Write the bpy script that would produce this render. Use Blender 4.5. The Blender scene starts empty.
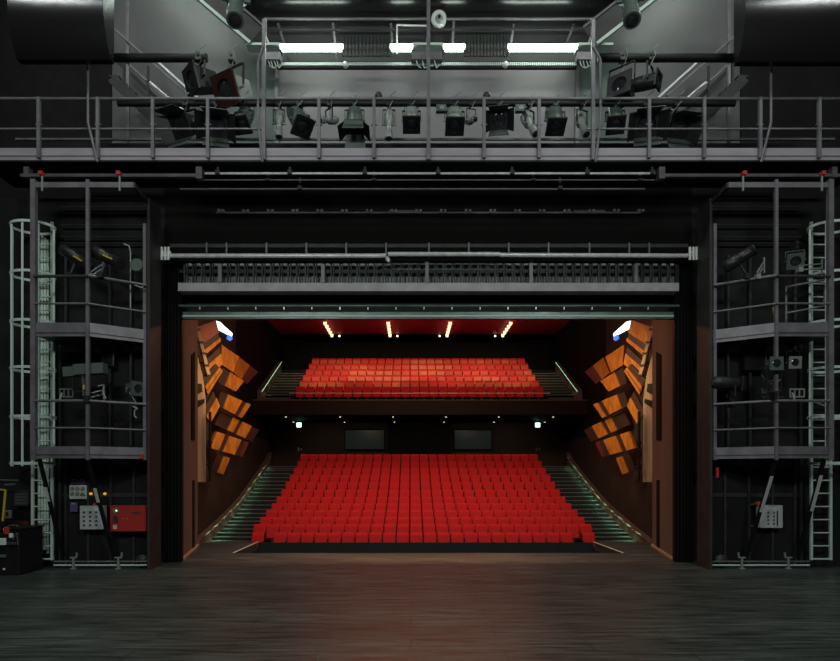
import bpy, math, random
from mathutils import Vector, Matrix
random.seed(7)
D = bpy.data
sc = bpy.context.scene
COL = sc.collection
PI = math.pi
FPX = 600.0; U0 = 411.0; V0 = 474.0; CZ = 2.3; XC = 0.45

def P(u, v, Y):
    return Vector(((u - U0) * Y / FPX, Y, CZ - (v - V0) * Y / FPX))
def ZV(v, Y): return CZ - (v - V0) * Y / FPX
def XU(u, Y): return (u - U0) * Y / FPX
def mir(p): return Vector((2 * XC - p[0], p[1], p[2]))

# ------------------------------------------------------------------ materials
MATS = {}
def mat(name, col, rough=0.6, metal=0.0, var=0.0, vscale=6.0, bump=0.0, bscale=40.0, spec=0.5, stretch=None, col2=None):
    m = D.materials.new(name); m.use_nodes = True
    nt = m.node_tree; b = nt.nodes['Principled BSDF']
    b.inputs['Roughness'].default_value = rough
    b.inputs['Metallic'].default_value = metal
    b.inputs['Specular IOR Level'].default_value = spec
    c = (*col, 1)
    b.inputs['Base Color'].default_value = c
    if var > 0 or col2:
        tc = nt.nodes.new('ShaderNodeTexCoord'); mp = nt.nodes.new('ShaderNodeMapping')
        nt.links.new(tc.outputs['Object'], mp.inputs['Vector'])
        if stretch: mp.inputs['Scale'].default_value = stretch
        n = nt.nodes.new('ShaderNodeTexNoise'); n.inputs['Scale'].default_value = vscale
        n.inputs['Detail'].default_value = 4
        nt.links.new(mp.outputs['Vector'], n.inputs['Vector'])
        r = nt.nodes.new('ShaderNodeValToRGB')
        lo = col2 if col2 else tuple(x * (1 - var) for x in col)
        hi = col if col2 else tuple(min(1, x * (1 + var)) for x in col)
        r.color_ramp.elements[0].position = 0.32; r.color_ramp.elements[1].position = 0.68
        r.color_ramp.elements[0].color = (*lo, 1); r.color_ramp.elements[1].color = (*hi, 1)
        nt.links.new(n.outputs['Fac'], r.inputs['Fac'])
        nt.links.new(r.outputs['Color'], b.inputs['Base Color'])
    if bump > 0:
        tc2 = nt.nodes.new('ShaderNodeTexCoord')
        n2 = nt.nodes.new('ShaderNodeTexNoise'); n2.inputs['Scale'].default_value = bscale
        nt.links.new(tc2.outputs['Object'], n2.inputs['Vector'])
        bp = nt.nodes.new('ShaderNodeBump'); bp.inputs['Strength'].default_value = bump
        bp.inputs['Distance'].default_value = 0.02
        nt.links.new(n2.outputs['Fac'], bp.inputs['Height'])
        nt.links.new(bp.outputs['Normal'], b.inputs['Normal'])
    MATS[name] = m
    return m
def emit(name, col, strength):
    m = D.materials.new(name); m.use_nodes = True
    b = m.node_tree.nodes['Principled BSDF']
    b.inputs['Base Color'].default_value = (*[min(1, c) for c in col], 1)
    b.inputs['Emission Color'].default_value = (*col, 1)
    b.inputs['Emission Strength'].default_value = strength
    MATS[name] = m
    return m

mat('black_paint', (0.008, 0.008, 0.0077), 0.6, var=0.3, vscale=3, spec=.2)
mat('black_cloth', (0.008, 0.0075, 0.007), 0.95, spec=0.1, bump=0.2, bscale=200)
mat('bay_wall', (0.012, 0.0125, 0.012), 0.6, var=0.35, vscale=1.5, spec=.22)
mat('portal_paint', (0.034, 0.033, 0.031), 0.55, var=0.2, vscale=2, spec=.25)
mat('grey_steel', (0.17, 0.155, 0.165), 0.42, 0.2, var=0.2, vscale=5)
mat('tower_steel', (0.155, 0.142, 0.16), 0.42, 0.2, var=0.2, vscale=4)
mat('dark_steel', (0.04, 0.037, 0.041), 0.5, 0.1, var=0.2, vscale=4, spec=.3)
mat('black_steel', (0.010, 0.010, 0.010), 0.45, 0.1, var=0.2, spec=.3)
mat('bright_steel', (0.72, 0.73, 0.71), 0.3, 0.15, var=0.15)
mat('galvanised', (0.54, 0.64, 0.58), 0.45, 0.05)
mat('pale_tube', (0.50, 0.64, 0.54), 0.45)
mat('toe_plate', (0.29, 0.26, 0.29), 0.45, 0.1, var=0.12, vscale=3, stretch=(0.4, 1, 3))
mat('beam_plate', (0.42, 0.40, 0.42), 0.5, 0.1, var=0.15, vscale=3, bump=0.3, bscale=60)
mat('slat_panel', (0.27, 0.31, 0.29), 0.5, var=0.3, vscale=1.2)
mat('wall_grey', (0.21, 0.198, 0.208), 0.55, var=0.08, vscale=0.7)
mat('wall_side', (0.105, 0.102, 0.105), 0.5, var=0.1, vscale=0.7)
mat('wall_grey_dark', (0.085, 0.085, 0.085), 0.5, var=0.1, vscale=0.7)
mat('wall_green', (0.075, 0.10, 0.088), 0.5, var=0.15, vscale=1.2)
mat('corrugated', (0.10, 0.105, 0.10), 0.35, 0.2)
mat('satin_black', (0.010, 0.009, 0.010), 0.24, 0.1, spec=.8, bump=0.15, bscale=4)
mat('green_steel', (0.085, 0.135, 0.118), 0.35, 0.3, var=0.35, vscale=3, stretch=(0.6, 2, 2))
mat('lamp_black', (0.016, 0.016, 0.016), 0.42, 0.1)
mat('lamp_grey', (0.085, 0.108, 0.095), 0.4, 0.1)
mat('lamp_silver', (0.26, 0.275, 0.26), 0.4, 0.2)
mat('lamp_glass', (0.02, 0.02, 0.025), 0.08, 0.0, spec=0.8)
mat('gel_red', (0.028, 0.010, 0.008), 0.3)
mat('red_fabric', (0.60, 0.022, 0.022), 0.8, spec=0.2, var=0.08, vscale=30)
mat('red_paint', (0.42, 0.03, 0.025), 0.4, var=0.06)
mat('seat_shell_lit', (0.62, 0.135, 0.068), 0.55, var=0.12, vscale=3)  # paler pan shells, with spotlight brightness put into their three tones
mat('seat_shell_half_lit', (0.58, 0.066, 0.038), 0.6, var=0.1, vscale=3)
mat('seat_shell_dim', (0.58, 0.036, 0.028), 0.65)
mat('seat_frame', (0.06, 0.008, 0.008), 0.6)
mat('wood_orange', (0.47, 0.19, 0.028), 0.45, var=0.0, vscale=2.5, stretch=(3, 3, 0.8), col2=(0.28, 0.092, 0.013), spec=.3)
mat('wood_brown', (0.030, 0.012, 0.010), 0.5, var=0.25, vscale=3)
mat('wood_orange_shaded', (0.20, 0.058, 0.025), 0.5, var=0.2, vscale=3)  # orange wood with its dimmer light put into the colour
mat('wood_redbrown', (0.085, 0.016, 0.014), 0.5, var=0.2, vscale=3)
mat('tan_board', (0.40, 0.27, 0.16), 0.6, var=0.2, vscale=2, stretch=(4, 4, 0.5))
mat('plaster_brown', (0.105, 0.073, 0.052), 0.75, var=0.12, vscale=1.5, stretch=(2, 2, 0.4))
mat('plaster_dark', (0.036, 0.028, 0.022), 0.8, spec=.2, var=0.15, vscale=1.0)
mat('balcony_front', (0.013, 0.0095, 0.0085), 0.6, spec=.15, var=0.15, vscale=1)
mat('hall_black', (0.006, 0.0085, 0.0088), 0.8, spec=.15, var=0.3)
mat('hall_ceiling', (0.62, 0.03, 0.06), 0.6, var=0.12, vscale=0.6)
mat('step_carpet', (0.020, 0.025, 0.022), 0.8, spec=.2, var=0.2, vscale=10)
mat('step_nosing', (0.13, 0.15, 0.138), 0.5)
mat('pit_lining', (0.006, 0.010, 0.011), 0.6, var=0.3, vscale=3)
mat('apron_wood', (0.12, 0.07, 0.045), 0.5, var=0.25, vscale=2, stretch=(0.5, 4, 1))
mat('edge_trim', (0.6, 0.5, 0.38), 0.5)
mat('glass_dark', (0.045, 0.085, 0.10), 0.35, spec=0.3)
mat('white_plastic', (0.62, 0.66, 0.64), 0.4)
mat('panel_grey', (0.52, 0.54, 0.54), 0.4, 0.1)
mat('poster', (0.50, 0.54, 0.50), 0.6)
mat('ink', (0.03, 0.03, 0.035), 0.6)
mat('purple_card', (0.10, 0.07, 0.17), 0.6)
mat('green_button', (0.05, 0.30, 0.10), 0.3)
mat('yellow_trim', (0.45, 0.33, 0.03), 0.5)
mat('orange_box', (0.55, 0.10, 0.03), 0.5)
mat('tape_white', (0.55, 0.56, 0.55), 0.5)
emit('tube_light', (0.86, 1.0, 0.90), 13)
emit('led_green', (0.5, 1.0, 0.66), 1.2)
emit('exit_glow', (0.55, 1.0, 0.9), 2.5)
emit('spot_dot', (1.0, 0.78, 0.5), 3)
emit('track_glow', (1.0, 0.62, 0.34), 2.0)
emit('cool_glow', (0.74, 0.90, 1.0), 2.2)
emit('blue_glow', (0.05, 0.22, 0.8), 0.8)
emit('amber_dot', (1.0, 0.55, 0.08), .5)

def floor_mat():
    m = D.materials.new('stage_boards'); m.use_nodes = True
    nt = m.node_tree; N = nt.nodes; L = nt.links; b = N['Principled BSDF']
    tc = N.new('ShaderNodeTexCoord')
    def noise(scale, st, det=5, rough=0.55):
        mp = N.new('ShaderNodeMapping'); mp.inputs['Scale'].default_value = st
        L.new(tc.outputs['Object'], mp.inputs['Vector'])
        n = N.new('ShaderNodeTexNoise'); n.inputs['Scale'].default_value = scale
        n.inputs['Detail'].default_value = det; n.inputs['Roughness'].default_value = rough
        L.new(mp.outputs['Vector'], n.inputs['Vector']); return n
    def ramp(n, stops, out='Fac'):
        r = N.new('ShaderNodeValToRGB'); e = r.color_ramp.elements
        e[0].position, e[0].color = stops[0][0], (*stops[0][1], 1)
        e[1].position, e[1].color = stops[-1][0], (*stops[-1][1], 1)
        for p, c in stops[1:-1]:
            q = e.new(p); q.color = (*c, 1)
        L.new(n.outputs[out], r.inputs['Fac']); return r
    big = noise(0.6, (0.5, 1.6, 1))
    base = ramp(big, [(0.3, (0.030, 0.037, 0.034)), (0.7, (0.066, 0.078, 0.071))])
    fine = noise(4, (0.24, 2.6, 1), 6, 0.68)
    fr = ramp(fine, [(0.36, (0.35, 0.35, 0.35)), (0.68, (1.9, 1.9, 1.9))])
    mul = N.new('ShaderNodeMixRGB'); mul.blend_type = 'MULTIPLY'; mul.inputs['Fac'].default_value = 1
    L.new(base.outputs['Color'], mul.inputs['Color1']); L.new(fr.outputs['Color'], mul.inputs['Color2'])
    scr = noise(6, (0.7, 1.6, 1), 5, 0.62)
    sr = ramp(scr, [(0.68, (0, 0, 0)), (0.76, (0.20, 0.21, 0.19))])
    add = N.new('ShaderNodeMixRGB'); add.blend_type = 'ADD'; add.inputs['Fac'].default_value = 0.7
    L.new(mul.outputs['Color'], add.inputs['Color1']); L.new(sr.outputs['Color'], add.inputs['Color2'])
    # seams between the boards, running across the stage
    mp = N.new('ShaderNodeMapping'); mp.inputs['Rotation'].default_value = (0, 0, PI / 2)
    L.new(tc.outputs['Object'], mp.inputs['Vector'])
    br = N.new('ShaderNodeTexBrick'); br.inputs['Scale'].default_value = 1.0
    br.inputs['Brick Width'].default_value = 2.4; br.inputs['Row Height'].default_value = 0.6
    br.inputs['Mortar Size'].default_value = 0.012
    br.inputs['Color1'].default_value = (1, 1, 1, 1); br.inputs['Color2'].default_value = (0.82, 0.82, 0.82, 1)
    br.inputs['Mortar'].default_value = (0.4, 0.4, 0.4, 1)
    mp.inputs['Rotation'].default_value = (0, 0, 0)
    L.new(mp.outputs['Vector'], br.inputs['Vector'])
    m2 = N.new('ShaderNodeMixRGB'); m2.blend_type = 'MULTIPLY'; m2.inputs['Fac'].default_value = 1
    L.new(add.outputs['Color'], m2.inputs['Color1']); L.new(br.outputs['Color'], m2.inputs['Color2'])
    L.new(m2.outputs['Color'], b.inputs['Base Color'])
    rr = ramp(fine, [(0.3, (0.28, 0.28, 0.28)), (0.72, (0.52, 0.52, 0.52))])
    L.new(rr.outputs['Color'], b.inputs['Roughness'])
    b.inputs['Specular IOR Level'].default_value = 0.5
    bp = N.new('ShaderNodeBump'); bp.inputs['Strength'].default_value = 0.12; bp.inputs['Distance'].default_value = 0.02
    L.new(fine.outputs['Fac'], bp.inputs['Height']); L.new(bp.outputs['Normal'], b.inputs['Normal'])
    MATS['stage_boards'] = m
floor_mat()

# ------------------------------------------------------------------ mesh builder
class MB:
    def __init__(s): s.v = []; s.f = []; s.sm = []; s.mi = []; s.cur = 0
    def _add(s, vs, fs, smooth=False):
        o = len(s.v); s.v += [tuple(p) for p in vs]
        for f in fs:
            s.f.append(tuple(i + o for i in f)); s.sm.append(smooth); s.mi.append(s.cur)
        return s
    def hexa(s, pts):      # 8 points: bottom ring 4, top ring 4
        return s._add(pts, [(0, 3, 2, 1), (4, 5, 6, 7), (0, 1, 5, 4), (1, 2, 6, 5), (2, 3, 7, 6), (3, 0, 4, 7)])
    def box(s, x0, x1, y0, y1, z0, z1):
        if x0 > x1: x0, x1 = x1, x0
        if y0 > y1: y0, y1 = y1, y0
        if z0 > z1: z0, z1 = z1, z0
        return s.hexa([(x0, y0, z0), (x1, y0, z0), (x1, y1, z0), (x0, y1, z0), (x0, y0, z1), (x1, y0, z1), (x1, y1, z1), (x0, y1, z1)])
    def cbox(s, x0, x1, y0, y1, z0, z1, c=0.01):   # box with chamfered edges all round
        X = (x0, x1); Y = (y0, y1); Z = (z0, z1)
        vs = []
        for iz, z in enumerate(Z):
            for iy, y in enumerate(Y):
                for ix, x in enumerate(X):
                    sx = 1 if ix == 0 else -1; sy = 1 if iy == 0 else -1; sz = 1 if iz == 0 else -1
                    vs += [(x, y + sy * c, z + sz * c), (x + sx * c, y, z + sz * c), (x + sx * c, y + sy * c, z)]
        def k(ix, iy, iz, a): return (iz * 4 + iy * 2 + ix) * 3 + a
        fs = []
        for i in (0, 1):
            q = [k(i, 0, 0, 0), k(i, 1, 0, 0), k(i, 1, 1, 0), k(i, 0, 1, 0)]; fs.append(q if i else q[::-1])
            q = [k(0, i, 0, 1), k(1, i, 0, 1), k(1, i, 1, 1), k(0, i, 1, 1)]; fs.append(q if not i else q[::-1])
            q = [k(0, 0, i, 2), k(1, 0, i, 2), k(1, 1, i, 2), k(0, 1, i, 2)]; fs.append(q if i else q[::-1])
        for a in (0, 1):
            for b in (0, 1):
                fs.append([k(0, a, b, 1), k(1, a, b, 1), k(1, a, b, 2), k(0, a, b, 2)])
                fs.append([k(a, 0, b, 0), k(a, 1, b, 0), k(a, 1, b, 2), k(a, 0, b, 2)])
                fs.append([k(a, b, 0, 0), k(a, b, 1, 0), k(a, b, 1, 1), k(a, b, 0, 1)])
                for z in (0, 1): fs.append([k(a, b, z, 0), k(a, b, z, 1), k(a, b, z, 2)])
        # remove duplicate corner triangles
        u = []; seen = set()
        for f in fs:
            key = tuple(sorted(f))
            if key in seen: continue
            seen.add(key); u.append(f)
        return s._add(vs, u)
    def tube(s, p, q, r, n=8, r2=None):
        p = Vector(p); q = Vector(q); d = (q - p)
        if d.length < 1e-6: return s
        d.normalize(); a = d.orthogonal().normalized(); b = d.cross(a)
        r2 = r if r2 is None else r2
        vs = []
        for c, rr in ((p, r), (q, r2)):
            for i in range(n):
                t = 2 * PI * i / n + PI / n
                vs.append(c + (a * math.cos(t) + b * math.sin(t)) * rr)
        s._add(vs, [(i, (i + 1) % n, n + (i + 1) % n, n + i) for i in range(n)], True)
        s._add(vs, [tuple(range(n - 1, -1, -1)), tuple(range(n, 2 * n))])
        return s
    def path(s, pts, r, n=8):
        for a, b in zip(pts[:-1], pts[1:]): s.tube(a, b, r, n)
        return s
    def bar(s, p, q, w, h, up=(0, 0, 1)):   # rectangular bar from p to q
        p = Vector(p); q = Vector(q); d = (q - p).normalized(); up = Vector(up)
        if abs(d.dot(up)) > 0.98: up = Vector((0, 1, 0))
        a = d.cross(up).normalized() * (w / 2); b = a.cross(d).normalized() * (h / 2)
        return s.hexa([p - a - b, p + a - b, q + a - b, q - a - b, p - a + b, p + a + b, q + a + b, q - a + b])
    def lathe(s, prof, o, d, n=14, cap=True):
        o = Vector(o); d = Vector(d).normalized(); a = d.orthogonal().normalized(); b = d.cross(a)
        vs = []
        for r, t in prof:
            for i in range(n):
                w = 2 * PI * i / n
                vs.append(o + d * t + (a * math.cos(w) + b * math.sin(w)) * r)
        fs = []
        for k in range(len(prof) - 1):
            for i in range(n):
                fs.append((k * n + i, k * n + (i + 1) % n, (k + 1) * n + (i + 1) % n, (k + 1) * n + i))
        s._add(vs, fs, True)
        if cap:
            m = len(prof) - 1
            s._add(vs, [tuple(range(n - 1, -1, -1)), tuple(m * n + i for i in range(n))])
        return s
    def prism(s, pts, off):
        pts = [Vector(p) for p in pts]; off = Vector(off); n = len(pts)
        vs = pts + [p + off for p in pts]
        fs = [tuple(range(n)), tuple(range(2 * n - 1, n - 1, -1))] + [(i, n + i, n + (i + 1) % n, (i + 1) % n) for i in range(n)]
        return s._add(vs, fs)
    def build(s, name, m, parent=None, loc=None):
        if loc is not None:
            L = Vector(loc); vs = [tuple(Vector(p) - L) for p in s.v]
        else: vs = s.v
        me = D.meshes.new(name); me.from_pydata(vs, [], s.f)
        me.polygons.foreach_set('use_smooth', s.sm)
        ms = m if isinstance(m, (list, tuple)) else [m]
        for x in ms: me.materials.append(MATS[x])
        if len(ms) > 1: me.polygons.foreach_set('material_index', s.mi)
        import bmesh
        bm = bmesh.new(); bm.from_mesh(me); bmesh.ops.recalc_face_normals(bm, faces=bm.faces); bm.to_mesh(me); bm.free()
        me.update()
        o = D.objects.new(name, me); COL.objects.link(o)
        if parent is not None: o.parent = parent
        if loc is not None: o.location = loc
        return o

def tag(o, label, cat, group=None, kind=None):
    o['label'] = label; o['category'] = cat
    if group: o['group'] = group
    if kind: o['kind'] = kind
    return o
def thing(name, label, cat, loc=(0, 0, 0), group=None):
    o = D.objects.new(name, None); COL.objects.link(o); o.location = loc
    o.empty_display_size = 0.1
    return tag(o, label, cat, group)
def part(mb, name, m, root):     # world-space mesh parented under an unrotated root
    o = mb.build(name, m, root, None)
    if root.type == 'MESH': return o      # sub-part: its parent part already sits in world coordinates
    o.matrix_parent_inverse = Matrix.Translation(root.location).inverted()
    return o
def struct(mb, name, m, label=None, cat=None):
    o = mb.build(name, m); o['kind'] = 'structure'
    if label: o['label'] = label; o['category'] = cat
    return o
ORD = ['', 'first', 'second', 'third', 'fourth', 'fifth', 'sixth', 'seventh', 'eighth', 'ninth', 'tenth', 'eleventh', 'twelfth', 'thirteenth', 'fourteenth', 'fifteenth', 'sixteenth', 'seventeenth', 'eighteenth']
def side(s): return 'left' if s < 0 else 'right'
def MX(s):
    return (lambda p: Vector(p)) if s < 0 else (lambda p: mir(p))

# ------------------------------------------------------------------ camera
cam = D.cameras.new('camera'); co = D.objects.new('camera', cam); COL.objects.link(co)
co.location = (0, 0, CZ); co.rotation_euler = (PI / 2, 0, 0)
cam.sensor_fit = 'HORIZONTAL'; cam.sensor_width = 36; cam.lens = FPX / 840 * 36
cam.shift_x = (420 - U0) / 840; cam.shift_y = (V0 - 330.5) / 840
cam.clip_end = 200
sc.camera = co

# ------------------------------------------------------------------ floors and pit
YN, YF = 17.47, 20.29       # pit near and far edge
XL, XR = -5.17, 6.17
TH = 0.25
m = MB()
m.box(-14, 15, 1.0, YN, -TH, 0)
m.box(-8.1, XL, YN, 20.2, -TH, 0); m.box(XR, 9.0, YN, 20.2, -TH, 0)
struct(m, 'floor', 'stage_boards', 'dark scuffed timber stage floor in front of the red seating', 'floor')
m = MB()
m.box(XL, XR, YF, YF + 0.08, -2.2, -0.02)
m.box(XL - 0.06, XL, YN + .02, YF, -2.2, -TH); m.box(XR, XR + 0.06, YN + .02, YF, -2.2, -TH)
m.box(XL, XR, YN - 0.05, YF, -2.3, -2.2); m.box(XL, XR, YN - .05, YN, -2.2, -TH)
struct(m, 'trim_1', 'pit_lining', 'dark lined sunken slot between stage edge and front seats', 'pit')
m = MB()
for x in (XL, XR):
    m.box(x - .03, x + .03, YN, YF, 0.0, 0.012)
struct(m, 'trim_2', 'edge_trim')
m = MB()
for i in range(12):
    x = XL + .5 + i * .93
    m.box(x, x + .3, YF - .012, YF, -.30, -.285)
struct(m, 'trim_3', 'dark_steel')

# stalls rake
tops_v = [533, 524.5, 517.2, 510.2, 503.4, 496.9, 489.6, 481.8, 474.6, 467.8, 461, 454.2]
rowY = [21.9] + [22.9 + 0.98 * i for i in range(11)]
rowZ = [ZV(v, y) - 0.86 for v, y in zip(tops_v, rowY)]
m = MB()
for i in range(12):
    y0 = rowY[i] - 0.5; y1 = rowY[i + 1] - 0.5 if i < 11 else 35.0
    m.box(-6.15, 7.05, y0, y1 + 0.01, -2.4, rowZ[i])
m.box(-8.0, 8.9, YF + .08, 21.4, -2.6, -0.75)
struct(m, 'floor_stalls', 'hall_black')
# aisle stairs (two steps per row)
for s in (-1, 1):
    X = MX(s); steps = MB(); nos = MB()
    def stairbox(mb, x0, x1, y0, y1, z0, z1):
        a = X((x0, 0, 0)).x; b = X((x1, 0, 0)).x
        mb.box(a, b, y0, y1, z0, z1)
    k = 0
    for i in range(11):
        y0 = rowY[i]; y1 = rowY[i + 1]; z0 = rowZ[i]; z1 = rowZ[i + 1]
        for j in range(2):
            ya = y0 + (y1 - y0) * j / 2 - 0.35; z = z0 + (z1 - z0) * (j + 1) / 2
            yb = 21.4 + 14 if False else ya + (y1 - y0) / 2
            stairbox(steps, -7.78, -6.16, ya, yb + .01, -2.4, z)
            stairbox(nos, -7.78, -6.16, ya - .012, ya + .05, z - .03, z + .006)
            k += 1
    zt = rowZ[11] + .11
    stairbox(steps, -7.78, -6.16, rowY[11] - .35, rowY[11] + .1, -2.4, zt)
    stairbox(nos, -7.78, -6.16, rowY[11] - .36, rowY[11] - .30, zt - .03, zt + .006)
    zt2 = zt + .1
    stairbox(steps, -7.78, -6.16, rowY[11] + .1, 34.98, -2.4, zt2)
    stairbox(nos, -7.78, -6.16, rowY[11] + .09, rowY[11] + .15, zt2 - .03, zt2 + .006)
    r = thing('aisle_stairs', f'dark stepped aisle with pale nosings along the {side(s)} end of the stalls rows', 'stairs', X((-7.0, 22.4, -1)))
    part(steps, 'step_flight', 'step_carpet', r); part(nos, 'step_nosing', 'step_nosing', r)
    # low parapet with the lit handrail
    par = MB(); led = MB(); rail = MB()
    pts = [(rowY[0] - 2.0, rowZ[0] - .35)] + [(rowY[i] - .1, rowZ[i] + 0.02) for i in range(12)] + [(rowY[11] + .7, rowZ[11] + .42)]
    for (ya, za), (yb, zb) in zip(pts[:-1], pts[1:]):
        q = [(-7.94, ya, za - 2), (-7.80, ya, za - 2), (-7.80, yb, zb - 2), (-7.94, yb, zb - 2),
             (-7.94, ya, za + .50), (-7.80, ya, za + .50), (-7.80, yb, zb + .50), (-7.94, yb, zb + .50)]
        par.hexa([X(p) for p in q])
        q = [(-7.95, ya, za + .50), (-7.70, ya, za + .50), (-7.70, yb, zb + .50), (-7.95, yb, zb + .50),
             (-7.95, ya, za + .55), (-7.70, ya, za + .55), (-7.70, yb, zb + .55), (-7.95, yb, zb + .55)]
        rail.hexa([X(p) for p in q])
    n = 22
    for i in range(n):
        t = (i + .5) / n; y = 22.6 + t * 10.6
        import bisect
        for (ya, za), (yb, zb) in zip(pts[:-1], pts[1:]):
            if ya <= y <= yb: z = za + (zb - za) * (y - ya) / (yb - ya)
        a = X((-7.798, y, 0)).x; b = X((-7.72, y, 0)).x
        led.box(a, b, y - .11, y + .11, z + .485, z + .497)
    struct(par, 'trim_4' if s < 0 else 'trim_5', 'plaster_brown', f'low brown side wall sloping up beside the {side(s)} aisle', 'wall')
    r = thing('lit_handrail', f'sloping handrail with green glow beneath it, {side(s)} aisle of the stalls', 'handrail', X((-7.85, 22.6, 0)))
    part(rail, 'rail', 'plaster_brown', r); part(led, 'light_strip', 'led_green', r)

# ------------------------------------------------------------------ seats
def rot_slab(m, w, y0, y1, z0, z1, lean, c=.02):
    s = MB(); s.cbox(-w / 2, w / 2, y0, y1, z0, z1, c)
    for (x, y, z) in s.v:
        t = (z - z0) / (z1 - z0)
        m.v.append((x, y + lean * t, z))
    o = len(m.v) - len(s.v)
    for f in s.f:
        m.f.append(tuple(i + o for i in f)); m.sm.append(False); m.mi.append(m.cur)
def seat_meshes():
    b = MB(); rot_slab(b, .462, .02, .11, .34, .86, .10, .02)
    p = MB(); rot_slab(p, .455, -.03, .03, .34, .80, .09, .02)
    l = MB(); l.box(-.06, .06, 0, .10, 0, .36)
    return b, p, l
proto = thing('theatre_seat', 'x', 'seat', (0, 0, 0), 'red stalls seats')
b, p, l = seat_meshes()
b.build('backrest', 'red_fabric', proto); p.build('seat_pan', 'red_fabric', proto); l.build('pedestal', 'seat_frame', proto)
for sx in (-1, 1):
    a = MB(); a.cbox(sx * .222 - .014, sx * .222 + .014, -.16, .10, .30, .56, .01); a.build('armrest', 'seat_frame', proto)
used = False
def place_seat(x, y, z, label, sx=1.0):
    global used
    if not used: o = proto; used = True
    else:
        o = proto.copy(); COL.objects.link(o)
        for ch in proto.children:
            c = ch.copy(); COL.objects.link(c); c.parent = o
    o.location = (x, y, z); o.scale = (sx, 1, 1); o['label'] = label
for i in range(12):
    if i == 0:
        xs = [XC + .5 * (k - 10.5) for k in range(22)]
        xs = [XC - 6.07] + xs + [XC + 6.07]
    else: xs = [XC + .5 * (k - 12.5) for k in range(26)]
    n = len(xs)
    rown = 'front row of the stalls' if i == 0 else ('back row of the stalls' if i == 11 else f'{ORD[i+1]} stalls row from the stage')
    for k, x in enumerate(xs):
        if k < n // 2: w = 'left'; q = k + 1
        else: w = 'right'; q = n - k
        if q == 1: lab = f'red folded theatre seat at the {w} end of the {rown}'
        else: lab = f'red folded theatre seat, {rown}, {ORD[q]} from the {w} end'
        place_seat(x, rowY[i], rowZ[i], lab, .94 if i == 0 and q == 1 else 1.0)

# ------------------------------------------------------------------ balcony
bv = [386.4, 380.2, 374.4, 368.8, 363.2, 358.0]
bY = [31.4 + 1.0 * i for i in range(6)]
bZ = [ZV(v, y) - .86 for v, y in zip(bv, bY)]
seats = MB()
for i in range(6):
    for k in range(26):
        ox = XC + .5 * (k - 12.5)
        b, p, l = seat_meshes()
        p = MB(); rot_slab(p, .455, -.06, .0, .30, .74, .07, .02)
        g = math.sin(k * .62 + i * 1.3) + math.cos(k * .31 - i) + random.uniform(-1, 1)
        tone = 0 if i == 0 else (2 if g > .35 else (3 if g > -.9 else 4))  # smooth tone changes put pools of spotlight into the pan colours
        for mb, mi in ((b, 0), (p, 0), (l, 1)):
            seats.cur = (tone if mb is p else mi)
            seats._add([(x + ox, y + bY[i], z + bZ[i]) for x, y, z in mb.v], mb.f)
        seats.cur = 1
        seats.box(ox + .236, ox + .264, bY[i] - .16, bY[i] + .1, bZ[i] + .30, bZ[i] + .56)
tag(seats.build('balcony_seats', ['red_fabric', 'seat_frame', 'seat_shell_lit', 'seat_shell_half_lit', 'seat_shell_dim']), 'raked block of red folded seats on the balcony under warm spotlights', 'seats', None, 'stuff')
m = MB()
BF = 30.3
zb = ZV(415, BF)
m.box(-8.0, 8.9, BF, BF + .12, zb, ZV(400.5, BF))
struct(m, 'trim_6', 'balcony_front', 'dark brown balcony front above the stalls', 'balcony')
m = MB()
for i in range(6):
    y0 = bY[i] - .5 if i else BF + .12; y1 = bY[i + 1] - .5 if i < 5 else 38.2
    m.box(-8.0, 8.9, y0, y1, zb + .02, bZ[i])
struct(m, 'floor_balcony', 'hall_black')
m = MB(); m.box(-8.0, 8.9, BF, 35, zb, zb + .02); struct(m, 'ceiling_stalls', 'hall_black')
# balcony rail
r = thing('balcony_rail', 'thin pale rail along the balcony edge in front of seats', 'railing', (XC, BF, ZV(400, BF)))
a = MB(); zr = ZV(393.2, BF + .3)
a.tube((-6.2, BF + .3, zr), (7.1, BF + .3, zr), .02)
part(a, 'rail', 'bright_steel', r)
for k in range(8):
    x = -6.0 + k * 12.9 / 7
    a = MB(); a.tube((x, BF + .3, bZ[0]), (x, BF + .3, zr), .014); part(a, 'post', 'dark_steel', r)
a = MB(); a.box(-8.0, 8.9, BF - .01, BF + .16, ZV(400.5, BF), ZV(399.5, BF)); part(a, 'capping', 'plaster_brown', r)
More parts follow.
